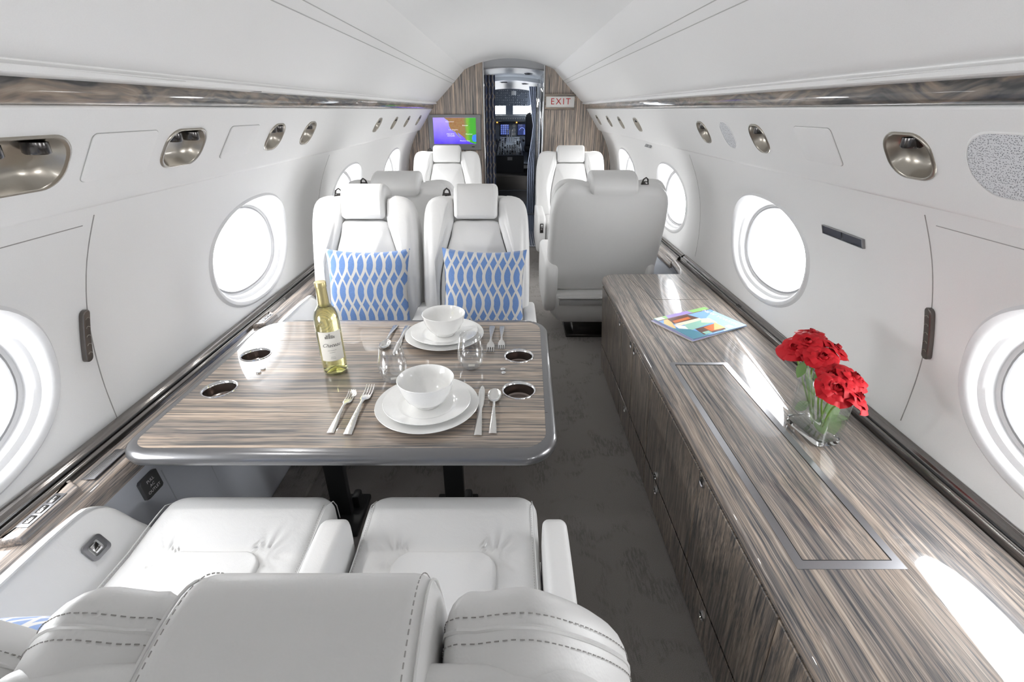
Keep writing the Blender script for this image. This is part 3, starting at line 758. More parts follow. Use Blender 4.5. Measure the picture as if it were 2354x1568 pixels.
# ================================================================== SEATS
def blend_poly(pts, step=.018): return resample(pts, step)
REC = math.radians(17)
def BK(cx=0):
    """back frame: a across, b up the recline, d forward (towards the sitter)"""
    s, c = math.sin(REC), math.cos(REC)
    return lambda a, b, d: (cx+a, .185 + b*s - d*c, .47 + b*c + d*s)
def make_seat(label, W, hw, cw, arm_l, arm_r, hook, fine=False, wide=False, back=0.0):
    t = thing('cabin_seat', label, 'seat', (0, 0, 0))
    F0 = BK()
    F = lambda a, b, d: (lambda p: (p[0], p[1]+back, p[2]))(F0(a, b, d))
    h = W/2
    top = .650 if fine else .612
    # rear shell
    out = catmull([(-h, .02), (-h-.006, .18), (-h-.004, .40), (-h+.012, .53), (-h+.055, top-.022), (-h+.12, top), (0, top-.004), (h-.12, top), (h-.055, top-.022), (h-.012, .53), (h+.004, .40), (h+.006, .18), (h, .02), (h-.04, -.10), (0, -.11), (-h+.04, -.10)], 7)
    out = resample(out, .014 if fine else .022)
    mb = MB(); pillow(mb, out, -.115, -.005, .045, .02, b0=.018, F=F, seg=6); mb.build('back_shell', LEATHER, t, smooth=60)
    def seam(mb_, outl, r, d, sg, lo, off=.0):
        q = inset(outl, r*.3); pth = [F(x, y, d+sg*(r*.3)) for x, y in q if y > lo]
        return pth
    if fine:
        def edge(deg, lift=0.0):
            a_ = math.radians(deg); q = inset(out, .045*(1-math.cos(a_))-lift*math.cos(a_)); d_ = -.115+.045*(1-math.sin(a_))-lift*math.sin(a_)
            return [F(x, y, d_) for x, y in sorted([p for p in q if p[1] > .22], key=lambda p: -math.atan2(p[1]-.22, p[0]))]
        for deg in (6, 34):
            mb = MB(); mb.tube(edge(deg), .0016, n=6); mb.build('piping', LEATHER, t)
        for deg in (-2, 14, 44):
            md = MB(); dashes(md, edge(deg, .0004), r=.00055, dash=.0035, gap=.003); md.build('stitching', STITCH, t)
    # side bolsters, left and right of the centre panel
    for s in (-1, 1):
        ctrl = [(h-.002, .06), (h+.002, .30), (h-.004, .50), (h-.03, .582), (h-.09, top-.006), (hw/2+.03, top-.014), (hw/2+.006, top-.03), (hw/2+.004, .49), (hw/2+.022, .42), (cw/2-.004, .26), (cw/2+.006, .12), (cw/2-.004, .0), (h-.05, -.005)]
        o = [(s*x, y) for x, y in resample(catmull(ctrl, 8), .014 if fine else .02)]
        mb = MB(); pillow(mb, o, -.03, .048, .015, .026, b1=.016, F=F, seg=6, inner=6)
        sb = mb.build('side_bolster', LEATHER, t, smooth=60)
        if fine:
            cx_ = sum(p[0] for p in o)/len(o); top_ = [p for p in o if p[1] > .40]
            top_ = sorted(top_, key=lambda p: math.atan2(p[1]-.42, p[0]-cx_))
            for dd in (.014,):
                mb = MB(); mb.tube([F(x, y-.0004, dd) for x, y in top_], .0019, n=6); mb.build('bolster_piping', LEATHER, sb)
            for dd in (.0055, .0225):
                md = MB(); dashes(md, [F(x*1.0+(.0006 if x > cx_ else -.0006), y+.0006, dd) for x, y in top_], r=.0005, dash=.0034, gap=.0028); md.build('bolster_stitching', STITCH, sb)
    # centre panel
    ctrl = [(cw/2-.008, .0), (cw/2+.002, .12), (cw/2-.008, .26), (hw/2+.018, .42), (hw/2+.0, .488), (0, .493), (-hw/2-.0, .488), (-hw/2-.018, .42), (-cw/2+.008, .26), (-cw/2-.002, .12), (-cw/2+.008, .0), (0, -.01)]
    mb = MB(); pillow(mb, resample(catmull(ctrl, 8), .02), -.03, .028, .01, .013, b1=.022, F=F, seg=5, inner=6)
    mb.build('back_cushion', LEATHER, t, smooth=60)
    # headrest: wraps over the top of the back
    prof = catmull([(.050, .500), (.060, .512), (.064, .56), (.060, .620), (.035, .655), (-.03, .666), (-.09, .658), (-.128, .630), (-.132, .595), (-.118, .580), (-.02, .580), (.012, .56), (.016, .512), (.03, .499)], 7)
    prof = resample(prof, .010)
    w2 = hw/2
    mb = MB(); pillow(mb, prof, -w2, w2, .022, .022, b0=.002, b1=.002, F=lambda dd, b, a: F(a, b, dd), seg=6, inner=3)
    hr = mb.build('headrest', LEATHER, t, smooth=60)
    for s in (-1, 1):
        mb = MB(); pts = [F(s*(w2-(.006 if fine else .019)), b, dd) for dd, b in inset(prof, .0006 if not fine else .0045)]
        mb.tube(pts + [pts[0]], .0013 if fine else .001, n=5); mb.build('headrest_piping', LEATHER, hr)
        if fine:
            md = MB(); dashes(md, [F(s*(w2-.0135), b, dd) for dd, b in inset(prof, -.0001)], r=.0005, dash=.0036, gap=.003); md.build('stitching', STITCH, hr)
    # belt guide
    if hook:
        hx = hook*(w2+.045)
        mb = MB(); P = F(hx, top-.004, -.05)
        mb.rbox((P[0], P[1], P[2]), (.045, .03, .008), .003)
        mb.tube([F(hx-.019, top, -.06), F(hx-.012, top+.030, -.06), F(hx, top+.040, -.06), F(hx+.012, top+.030, -.06), F(hx+.019, top, -.06)], .0045, n=6)
        mb.rbox(F(hx, top+.010, -.06), (.030, .006, .016), .002)
        mb.build('belt_guide', DARKM, t)
    # seat cushion
    cwid = .447 if fine else (W - .055 if not wide else W-.13)
    fr_ = -.340 if fine else -.315
    iw = cwid*.27
    out = resample(rrect(-cwid/2, cwid/2, fr_, .22+back, [.02, .02, .055, .055]), .011 if fine else .02)
    def SC(a, b, d):
        # waterfall front, slight rise towards the front, soft hollow in the middle
        z = d
        f = max(0, (-b-.14)/.18)
        if d > .42: z = d + .018*min(1, f)*(1-min(1, f)**4*.9) - .010*math.exp(-(a/.12)**2-((b-.02)/.12)**2)
        if fine and d > .42:        # leather gathered at the corners of the insert
            for s in (-1, 1):
                dx, dy = s*a-iw+.005, -(b+.125); ro = math.hypot(dx, dy)
                if ro > .008 and dx > -.03 and dy > -.03:
                    ph = math.atan2(dy, dx)
                    z -= .0055*(math.sin(ph*6.5+s)**2)**1.5*min(1, ro/.03)*math.exp(-((ro-.02)/.045)**2)
        return (a, b, z)
    mb = MB(); pillow(mb, out, .33, .482, .02, .045, b1=.008, F=SC, seg=7, inner=34 if fine else 8)
    cs = mb.build('seat_cushion', LEATHER, t, smooth=60)
    out = resample(rrect(-iw, iw, -.135, .205, [.02, .02, .05, .05]), .015)
    mb = MB(); pillow(mb, out, .45, .497, .01, .010, b1=.004, F=SC, seg=4, inner=5)
    mb.build('seat_insert', LEATHER, t, smooth=60)
    for s in (-1, 1):
        pth = [SC(s*(cwid/2-.012), y, .482-.004) for y in [.18-.02*k for k in range(24)]] + [(s*(cwid/2-.013), fr_+.020, .462), (s*(cwid/2-.014), fr_+.003, .43), (s*(cwid/2-.014), fr_-.001, .38)]
        mb = MB(); mb.tube(pth, .0014, n=5); mb.build('cushion_piping', LEATHER, cs)
        if fine:
            md = MB(); dashes(md, [(x-s*.006, y, z+.002) for x, y, z in pth[:-3]], r=.0005, dash=.004, gap=.003); md.build('stitching', SEAM, cs)
    # arms
    for s, kind in ((-1, arm_l), (1, arm_r)):
        if not kind: continue
        aw = {'n': .056, 'm': .062, 'w': .085, 'x': .075, 'u': .055}[kind]
        xo = s*(cwid/2 + aw/2 + .004)
        if kind in 'nm':
            y0 = -.175 if fine else -.16
            prof = catmull([(y0, .40), (y0-.010, .52), (y0+.008, .556), (y0+.05, .567), (.05, .562), (.24, .56), (.27, .50), (.25, .36), (y0+.05, .34)], 6)
            mb = MB(); pillow(mb, resample(prof, .018), -aw/2, aw/2, .016, .016, b0=.002, b1=.002, F=lambda a, b, d: (xo+d, a, b), seg=5, inner=3)
            ar = mb.build('armrest', LEATHER, t, smooth=60)
            mb = MB(); pth = [(xo+s*(aw/2-.010), y, z+.0005) for y, z in ((y0+.012, .50), (y0+.014, .545), (y0+.05, .563), (.05, .5585), (.22, .5565))]
            mb.tube(pth, .0012, n=5); mb.build('armrest_piping', LEATHER, ar)
        else:
            prof = catmull([(-.30, .30), (-.31, .47), (-.285, .535), (-.22, .560), (.0, .562), (.22, .57), (.325, .54), (.345, .40), (.335, .24), (.2, .20), (-.2, .20)], 6)
            mb = MB(); pillow(mb, resample(prof, .022), -aw/2, aw/2, .028, .028, b0=.006, b1=.006, F=lambda a, b, d: (xo+d, a, b), seg=6, inner=4)
            ar = mb.build('armrest', LEATHER, t, smooth=60)
            if kind == 'x':
                mb = MB(); mb.rbox((xo, -.318, .45), (.032, .008, .085), .004); mb.rbox((xo, -.3225, .46), (.018, .005, .05), .002, mi=1)
                mb.build('seat_control', [DARKM, CHROME], ar)
    # base
    mb = MB(); bw = cwid/2 + .03
    mb.rings([[(x*k, y*k+o, z) for x, y in rrect(-bw, bw, -.24, .27, .05, 4)] for z, k, o in ((.335, 1.0, 0), (.22, .98, .0), (.145, .90, .01), (.13, .86, .01))], cap0=True, cap1=True)
    mb.build('seat_shell', BODYW, t, smooth=50)
    if wide:
        mb = MB(); bw = W/2-.004
        mb.rings([[(x*k, y*k+o, z) for x, y in rrect(-bw, bw, -.22, .345, [.07, .07, .04, .04], 6)] for z, k, o in ((.345, .985, 0), (.335, 1.0, 0), (.26, .99, .0), (.19, .93, .01), (.145, .82, .03), (.130, .76, .035))], cap0=True, cap1=True)
        mb.build('lower_tub', LEATHER, t, smooth=60)
        mb = MB(); mb.rbox((0, .352, .322), (W-.13, .016, .012), .004); mb.build('fold_strap', LEATHER, t)
        mb = MB(); mb.rbox((0, .348, .292), (W-.15, .010, .040), .004); mb.build('recess_shade_band', simple('recess_shade_grey', (.40, .40, .40), .7), t)  # flat grey strip: shade of the recess under the strap, put into colour
    mb = MB(); mb.rbox((0, .03, .07), (.30, .36, .15), .01); mb.rbox((0, .03, .012), (.40, .48, .024), .006); mb.build('pedestal', DARKM, t)
    return t
def put(t, x, y, rz, group=None):
    t.location = (x, y, 0); t.rotation_euler = (0, 0, rz)
    if group: t['group'] = group
    return t
near_r = put(make_seat('white leather seat in the foreground, seen from behind, nearest the aisle', .525, .192, .345, 'n', 'm', 0, fine=True, back=.075), -.150, .648, PI)
near_l = put(make_seat('white leather seat at the foreground left, next to the left wall and window', .535, .190, .345, None, None, 0, fine=True, back=.075), -.690, .648, PI)
far_r = put(make_seat('white leather seat facing the camera across the table, on the aisle side', .50, .205, .345, 'm', 'n', -1), -.158, 1.965, 0)
far_l = put(make_seat('white leather seat facing the camera across the table, on the window side behind the bottle', .50, .205, .345, None, None, -1), -.685, 1.965, 0)
mid_r = put(make_seat('wide white leather seat seen from behind beyond the wood cabinet, right of the aisle', .68, .27, .40, 'u', 'w', -1, wide=True), .59, 3.235, PI)
mid_l = put(make_seat('wide white leather seat seen from behind, left of the aisle behind the dining pair', .66, .27, .40, 'w', 'w', 1, wide=True), -.635, 3.20, PI)
front_r = put(make_seat('wide white leather seat facing the camera against the bulkhead under the exit sign', .66, .265, .38, 'x', 'w', 0, wide=True), .60, 4.64, 0)
front_l = put(make_seat('wide white leather seat facing the camera under the television', .66, .265, .38, 'w', 'w', -1, wide=True), -.612, 4.64, 0)
# side pads between the left seats and the wall, with their latches
def side_pad(y0, y1, label, latch, flip=1):
    t = thing('side_console', label, 'armrest', (-.96, (y0+y1)/2, 0))
    mb = MB(); n = 20; L = y1-y0
    prof = catmull([(y0, .30), (y0, .52), (y0+.03*1, .585), (y0+.10, .60), (y1-.12, .60), (y1-.04, .575), (y1, .50), (y1, .30)], 6) if flip > 0 else catmull([(y0, .30), (y0, .50), (y0+.04, .575), (y0+.12, .60), (y1-.1, .60), (y1-.03, .585), (y1, .52), (y1, .30)], 6)
    def F(a, b, d):       # inner face leans outwards towards the top
        return (-.950 + d - (.072*max(0, b-.45)/.15 if d > 0 else 0), a, b)
    pillow(mb, resample(prof, .02), -.034, .036, .008, .022, b1=.004, F=F, seg=6, inner=5)
    o = mb.build('padded_body', LEATHER, t, smooth=60, loc=t.location); o.location = (0, 0, 0)
    if latch:
        yl, zl = latch
        R = Matrix.Rotation(-.46, 3, 'Y') @ Matrix.Scale(.82, 3)
        c = Vector((-.9435, yl, zl))
        mb = MB()
        for r_, d0, d1, mi in ((0, .004, .012, 0),):
            ou = rrect(-.030, .030, -.028, .028, .012, 5); inn = rrect(-.020, .020, -.018, .018, .008, 5)
            rs = [[c + R @ Vector((d, y, z)) for y, z in pl] for pl, d in ((ou, .0), (ou, .006), (inn, .007), (inn, -.006))]
            mb.rings(rs, mi=0); mb.add([c + R @ Vector((-.004, y, z)) for y, z in inn], [tuple(range(len(inn)))], 1)
        mb.rbox(c + R @ Vector((.001, .0, .0)), (.006, .022, .026), .002, M=R, mi=2)
        o = mb.build('latch', [STEEL, DARKM, CHROME], t, loc=t.location); o.location = (0, 0, 0)
    return t
side_pad(.36, .878, 'white padded armrest with a square metal latch below the near left window', (.765, .522), 1)
side_pad(1.70, 2.25, 'white padded armrest between the far window seat and the left ledge', None, -1)
# ---- cushions
def cushion(label, cx, cyy, rz, lean, phase, tilt=0):
    mat = trellis('blue_trellis_velvet', phase=phase)
    n = 26; mb = MB(); Wd = .192; Hh = .20
    rows = {1: [], -1: []}
    for sg in (1, -1):
        rs = []
        for i in range(n+1):
            v = -1+2*i/n; ring = []
            for j in range(n+1):
                u = -1+2*j/n
                ed = max(0, 1-u*u)**.5*max(0, 1-v*v)**.5
                sx = 1-.09*(1-v*v)*abs(u)**2; sz = 1-.10*(1-u*u)*abs(v)**2
                x = u*Wd*sx; z = v*Hh*sz*.93
                th_ = .062*ed**.75 + .004*math.sin(9*u+3*v+phase)*(1-abs(v))*abs(u)**3
                ring.append((x, -sg*th_, z+Hh))
            rs.append(ring)
        mb.rings(rs, closed=False)
    o = mb.build('throw_pillow', mat, smooth=80)
    o.location = (cx, cyy, .49 if cyy > 1 else .47); o.rotation_euler = (-lean, tilt, rz)
    tag(o, label, 'pillow'); return o
cushion('blue and cream trellis pillow on the far seat beside the aisle', -.122, 1.985, 0, math.radians(18), .9, math.radians(1.5))
cushion('blue and cream trellis pillow on the far window seat behind the wine bottle', -.640, 1.985, 0, math.radians(18), 2.7)
cushion('blue trellis pillow mostly hidden by the foreground left seat back', -.705, .545, PI, math.radians(30), 1.5)
cushion('blue trellis pillow peeking above the foreground right seat back', -.125, .545, PI, math.radians(30), .2)
# ================================================================== TABLE
tb = thing('dining_table', 'large wood veneer table with a dark grey lacquered rim and two black legs', 'table', (-.43, 1.32, 0))
def tp(mb, name, mat, parent=tb, smooth=40):
    o = mb.build(name, mat, parent, smooth=smooth, loc=tb.location); o.location = (0, 0, 0); return o
TZ = .67
def table_outline(ins):
    r = .075-ins*.5; pts = []
    x0, x1, ya, yb = -.972+ins, .118-ins, .908+ins, 1.742-ins
    cor = rrect(x0, x1, ya, yb, [.10-ins*.3, .13-ins*.3, .075-ins*.4, .085-ins*.4], 10)
    out = []
    for x, y in cor:
        k = (y-ya)/(yb-ya)
        if x > -.4: x += .028*k + .012*math.sin(PI*k)
        if y < 1.1: y -= .012*math.sin(PI*(x-x0)/(x1-x0))
        out.append((x, y))
    return resample(out, .012)
outl = table_outline(0); inn = table_outline(.032)
def ring_at(pl, ins, z): return [(x, y, z) for x, y in inset(pl, ins)]
mb = MB(); n_ = len(outl)
rs = []
for ins, z in ((.030, TZ), (.020, TZ-.0005), (.010, TZ-.003), (.003, TZ-.010), (0, TZ-.020), (.003, TZ-.032), (.012, TZ-.040), (.04, TZ-.044), (.30, TZ-.044)):
    rs.append(ring_at(outl, ins, z))
rs.insert(0, ring_at(outl, .034, TZ-.004)); mb.rings(rs[:-1]+[ring_at(outl, .06, TZ-.044)]); tp(mb, 'table_rim', PEWTER)
# wood inlay with round openings for the cup holders
CUPS = [(.032, 1.422), (.028, 1.203), (-.864, 1.432), (-.866, 1.210)]
bm = bmesh.new()
inl = ring_at(outl, .0305, TZ)
def loop(pts):
    vs = [bm.verts.new(p) for p in pts]; return [bm.edges.new((vs[i], vs[(i+1) % len(vs)])) for i in range(len(vs))]
ed = loop(inl)
for cx, cyy in CUPS: ed += loop([(cx+.046*math.cos(2*PI*k/40), cyy+.046*math.sin(2*PI*k/40), TZ) for k in range(40)])
bmesh.ops.triangle_fill(bm, use_beauty=True, edges=ed)
for f in list(bm.faces):
    c = f.calc_center_median()
    if any(math.dist((c.x, c.y), q) < .0455 for q in CUPS): bm.faces.remove(f)
bm.verts.index_update(); mb = MB(); mb.add([v.co[:] for v in bm.verts], [[v.index for v in f.verts] for f in bm.faces]); bm.free()
for cx, cyy in CUPS: mb.rings([[(cx+.046*math.cos(2*PI*k/40), cyy+.046*math.sin(2*PI*k/40), z) for k in range(40)] for z in (TZ, TZ-.02)])
tp(mb, 'table_inlay', WX)
LINER = simple('cup_liner_metal', (.26, .22, .20), .18, metal=.85)
mb = MB(); mb.rbox((-.42, TZ and 1.54, TZ+.0001), (1.05, .0016, .0006), 0); mb.rbox((-.42, 1.088, TZ+.0001), (1.05, .0014, .0006), 0)
tp(mb, 'leaf_seams', simple('joint_dark', (.07, .065, .06), .6))
for cx, cyy in CUPS:
    mb = MB(); mb.lathe([(.050, TZ+.0002), (.0495, TZ+.0022), (.0465, TZ+.0026), (.0445, TZ+.001), (.043, TZ-.006)], c=(cx, cyy, 0), n=44)
    cr = tp(mb, 'cup_holder', CHROME)
    mb = MB(); mb.lathe([(.043, TZ-.006), (.042, TZ-.034), (.036, TZ-.0385), (.0005, TZ-.0385)], c=(cx, cyy, 0), n=44)
    o = tp(mb, 'cup_liner', LINER, cr)
for cx, cyy in ((-.021, 1.327), (-.019, 1.304), (-.791, 1.329), (-.795, 1.307)):
    mb = MB(); mb.lathe([(.0075, TZ+.0003), (.0075, TZ+.003), (.006, TZ+.0045), (.0005, TZ+.0048)], c=(cx, cyy, 0), n=20); tp(mb, 'release_button', CHROME)
for x, ang in ((-.64, 0), (-.205, 0)):
    mb = MB(); mb.rbox((x, 1.355, .315), (.072, .030, .63), .004); mb.rbox((x, 1.355, .012), (.16, .20, .024), .006)
    mb.rbox((x+.045, 1.40, .05), (.03, .05, .06), .01)
    tp(mb, 'table_leg', BLACK)
mb = MB(); mb.rbox((-.42, 1.355, TZ-.060), (.62, .30, .03), .004); tp(mb, 'support_frame', BLACK)
# ================================================================== TABLEWARE
def lathe_thing(name, label, cat, prof, x, y, z, mat, n=64, group=None):
    mb = MB(); mb.lathe(prof, n=n); o = mb.build(name, mat, smooth=50); o.location = (x, y, z); tag(o, label, cat, group); return o
def plate_prof(R, h):
    k = R/.145
    return [(.0005, .0030), (.080*k, .0030), (.086*k, .0036), (.094*k, .0075), (.100*k, .0095), (R-.003, h-.0008), (R-.0008, h), (R, h-.0012), (R-.002, h-.003), (.101*k, .0068), (.092*k, .003), (.086*k, .0), (.080*k, .0), (.078*k, .0012), (.0005, .0012)]
def bowl_prof(R, h):
    return [(.0005, .007), (.022, .0075), (.040, .014), (.056, .029), (.068, .051), (R-.0035, h-.002), (R-.0015, h), (R, h-.0015), (R-.001, h-.006), (.0705, .050), (.059, .026), (.044, .010), (.036, .0055), (.0345, .0), (.031, .0), (.030, .004), (.0005, .004)]
for (x, y, who) in ((-.228, 1.108, 'near'), (-.236, 1.565, 'far')):
    w1 = 'at the near place setting' if who == 'near' else 'at the far place setting by the window seats'
    lathe_thing('dinner_plate', 'large white dinner plate '+w1, 'plate', plate_prof(.1425, .020), x, y, TZ+.0003, CHINA)
    lathe_thing('salad_plate', 'smaller white plate stacked under the bowl '+w1, 'plate', plate_prof(.121, .019), x, y+.002, TZ+.0108, CHINA)
    lathe_thing('soup_bowl', 'round white bowl on stacked plates '+w1, 'bowl', bowl_prof(.0775, .082), x, y+.004, TZ+.0145, CHINA)
# cutlery: built along +Y from the handle end, lying at z=0
def strip(mb, secs, mi=0):
    """secs: (y, half width, z centre, half thickness)"""
    rs = []
    for y, hwid, z, t in secs:
        rs.append([(hwid*math.cos(a)*1.0, y, z + t*math.sin(a)) if True else None for a in [2*PI*k/12 for k in range(12)]])
    mb.rings(rs, cap0=True, cap1=True, mi=mi)
def fork(mat, s=1.0):
    mb = MB()
    strip(mb, [(0, .0095, .002, .0016), (.003, .0100, .002, .0021), (.03, .0090, .004, .0024), (.07, .0062, .008, .0024), (.10, .0042, .0105, .0022), (.12, .0036, .011, .0020), (.134, .0050, .009, .0018), (.142, .0105, .006, .0014), (.150, .0122, .004, .0012), (.162, .0125, .003, .001), (.166, .0124, .003, .0009)])
    for k in (-1.5, -.5, .5, 1.5):
        mb.tube([(k*.0067, .162, .003), (k*.0067, .18, .0025), (k*.0067, .197, .0055), (k*.0066, .208, .0105)], [.0021, .0020, .0017, .0008], n=6, flat=.6)
    o = mb.build('fork', mat); o.scale = (s, s, s); return o
def knife(mat):
    mb = MB()
    strip(mb, [(0, .0098, .0022, .0018), (.003, .0103, .0022, .0022), (.04, .0090, .0036, .0027), (.085, .0068, .0046, .0030), (.115, .0060, .0046, .0028), (.125, .0070, .0042, .0018), (.14, .0088, .0036, .0010), (.18, .0095, .003, .0008), (.215, .0085, .003, .0007), (.234, .005, .003, .0006), (.240, .001, .003, .0005)])
    return mb.build('knife', mat)
def spoon(mat):
    mb = MB()
    strip(mb, [(0, .0095, .002, .0016), (.003, .0100, .002, .0021), (.03, .0090, .004, .0024), (.07, .0060, .008, .0024), (.10, .0040, .0105, .0022), (.125, .0034, .0105, .0020), (.138, .0036, .009, .0018)])
    rs = []; n = 24
    def ov(k, z, off=0): return [(.0195*k*math.sin(2*PI*i/n), .173 - .036*k*math.cos(2*PI*i/n)*(1-.0*math.cos(2*PI*i/n)), z + .003*(1-k)*0 + off) for i in range(n)]
    rs = [ov(.01, .0012), ov(.4, .0020), ov(.75, .0045), ov(.93, .0072), ov(.985, .0090), ov(1.0, .0088), ov(.95, .0060), ov(.75, .0026), ov(.4, .0004), ov(.01, .0)]
    mb.rings(rs); return mb.build('spoon', mat)
fk, kn, spn = fork(HAMMER), knife(SILVER), spoon(SILVER)
def lay(src, x, y, rz, label, cat, first=False, s=1.0, mat=None):
    o = src if first else src.copy()
    if not first: COL.objects.link(o)
    o.location = (x, y, TZ+.0006); o.rotation_euler = (0, 0, rz); o.scale = (s, s, s)
    tag(o, label, cat, None); return o
lay(fk, -.461, .992, math.radians(0), 'smaller silver fork, leftmost at the near place setting', 'fork', True, .95)
lay(fk, -.415, .985, math.radians(0), 'larger silver fork with hammered handle, between the small fork and the near plate', 'fork', s=1.12)
lay(kn, -.081, .982, 0, 'silver table knife right of the near plate', 'knife', True)
lay(spn, -.043, .990, 0, 'silver spoon right of the near knife', 'spoon', True)
lay(fk, -.066, 1.660, PI, 'larger silver fork right of the far plate, nearer the plate', 'fork', s=1.10)
lay(fk, -.028, 1.658, PI, 'smaller silver fork on the far side, nearest the table rim', 'fork', s=.98)
lay(kn, -.392, 1.664, PI, 'silver knife left of the far plate, partly seen through the glass', 'knife')
lay(spn, -.438, 1.668, PI, 'silver spoon at the far setting, left of the knife and behind the glass', 'spoon')
# stemless glasses
GL = thin_glass('tumbler_glass', (.97, .975, .98), .085)
gp = [(.0005, .0), (.020, .0005), (.026, .003), (.036, .016), (.0425, .036), (.0440, .050), (.0415, .075), (.0365, .100), (.0335, .113), (.0329, .1142), (.0323, .113), (.0353, .100), (.0402, .075), (.0426, .050), (.0411, .037), (.0345, .018), (.024, .0075), (.0005, .006)]
for x, y, lb in ((-.355, 1.262, 'stemless wine glass left of the near bowl'), (-.124, 1.345, 'stemless wine glass in front of the far plate, nearer the aisle')):
    g_ = lathe_thing('wine_glass', lb, 'glass', gp, x, y, TZ+.0006, GL, n=48)
    mb = MB(); mb.rbox((.002, -.006, .0085), (.021, .013, .0006), .0002, M=Matrix.Rotation(.3 if x < -.2 else 0, 3, 'Z')); mb.build('base_sticker', PAPER, g_)
# bottle
bt = thing('wine_bottle', 'clear bottle of white wine with gold foil neck and cream label on the table', 'bottle', (-.553, 1.318, TZ+.0006), rz=math.radians(22))
BG = thin_glass('bottle_glass', (.96, .965, .86), .07)
bo = [(.0005, .022), (.012, .018), (.024, .006), (.030, .0005), (.0345, .001), (.0375, .006), (.0378, .02), (.0378, .175), (.0365, .192), (.031, .208), (.021, .224), (.0155, .236), (.0142, .25), (.0140, .268)]
bi = [(.0125, .268), (.0127, .25), (.0138, .237), (.019, .225), (.029, .209), (.0342, .192), (.0355, .175), (.0355, .02), (.034, .009), (.028, .006), (.022, .013), (.011, .0235), (.0005, .0265)]
mb = MB(); mb.lathe(bo+bi, n=56); mb.build('bottle_glass', BG, bt, smooth=50)
WINE = glass('white_wine', (.985, .95, .70), 1.33)
mb = MB(); mb.lathe([(.0005, .0262), (.0112, .0232), (.022, .0128), (.028, .0058), (.0341, .0088), (.0356, .02), (.0356, .175), (.0343, .192), (.0291, .209), (.0185, .2255), (.0005, .2255)], n=48); mb.build('wine', WINE, bt, smooth=50)
mb = MB(); mb.lathe([(.0150, .222), (.0162, .2215), (.0160, .24), (.0152, .27), (.0150, .282), (.0166, .283), (.0168, .296), (.0160, .2985), (.0005, .2992)], n=40)
for k in (0,): pass
mb.build('foil_capsule', GOLD, bt, smooth=50)
def arc_label(name, z0, z1, a0, a1, mat, r=.0382):
    mb = MB(); n = 24
    mb.rings([[(r*math.cos(a0+(a1-a0)*k/n), r*math.sin(a0+(a1-a0)*k/n), z) for k in range(n+1)] for z in (z0, z1)], closed=False)
    return mb.build(name, mat, bt)
fl = arc_label('front_label', .055, .152, -PI/2-.95, -PI/2+.95, PAPER)
arc_label('back_label', .060, .140, -PI/2-.95-1.75, -PI/2-.95-.55, PAPER)
def wrap_text(name, s, size, z, mat, shear=0, r=.0386, a_off=0.0, spacing=1.0):
    o = text_mesh(name, s, size, mat, fl, Matrix.Identity(4), extrude=0, shear=shear, spacing=spacing)
    for v in o.data.vertices:
        a = -PI/2 + a_off + v.co.x/r
        v.co = (r*math.cos(a), r*math.sin(a), z+v.co.y)
wrap_text('label_script', 'Chateau', .017, .108, TXTD, shear=.55)
for zz, wd_ in ((.0905, .020), (.0835, .013), (.068, .010), (.0635, .012)):      # fine print too small to read
    mb = MB(); nn_ = 14
    mb.rings([[(.0385*math.cos(-PI/2+(q/nn_-.5)*wd_*1.3/.0385), .0385*math.sin(-PI/2+(q/nn_-.5)*wd_*1.3/.0385), zz+e) for q in range(nn_+1)] for e in (0, .0011)], closed=False)
    mb.build('fine_print', TXTG, fl)
mb = MB()
for (xx, ww, hh) in ((-.008, .006, .012), (-.001, .005, .016), (.006, .006, .010), (-.013, .003, .007), (.012, .003, .007)):
    for k in range(3):
        a = -PI/2 + (xx+ww*(k-1)*.35)/.0386
        mb.rbox((.0386*math.cos(a), .0386*math.sin(a), .131+hh/2), (.0012, .0012, hh), 0)
mb.build('label_crest', TXTG, fl)
# ================================================================== CABINET AND COUNTERTOP
CY0 = -2.5; CY1 = 2.63; CTZ = .572
cab = thing('credenza_cabinet', 'long dark wood veneer cabinet along the right wall under the countertop', 'cabinet', (.78, .6, 0))
def cp(mb, name, mat, parent=cab, smooth=40, base=cab):
    o = mb.build(name, mat, parent, smooth=smooth, loc=base.location); o.location = (0, 0, 0); return o
def cab_x(z): return .529 + (.52-z)*.068
def plan(off, z, yend=CY1):
    x = cab_x(z)+off; r = .085; pts = [(x, CY0)]
    ye = yend-.012-off
    for k in range(9):
        a = PI - PI/2*k/8; pts.append((x+r+r*math.cos(a), ye-r+r*math.sin(a)))
    pts += [(.90, ye), (.90, CY0)]
    return pts
mb = MB(); mb.rings([[(x, y, z) for x, y in plan(.004, z)] for z in (0.0, .2, .4, .531)], cap0=True, cap1=True)
cp(mb, 'cabinet_body', WF)
def knob(parent, y, z):
    mb = MB(); x = cab_x(z)-.0065
    R = Matrix.Rotation(-PI/2-.098, 3, 'Y')
    mb.lathe([(.0155, 0), (.0155, .003), (.0125, .0036), (.011, .001), (.0005, .001)], c=(x+.002, y, z), n=24, M=R, mi=0)
    mb.rbox((x-.0005, y, z), (.003, .018, .004), .001, mi=1)
    cp(mb, 'flush_pull', [CHROME, DARKM], parent)
edges = [2.54, 2.02, 1.80, 1.52, 1.02, .596, .17, -.25, -.66, -1.2]
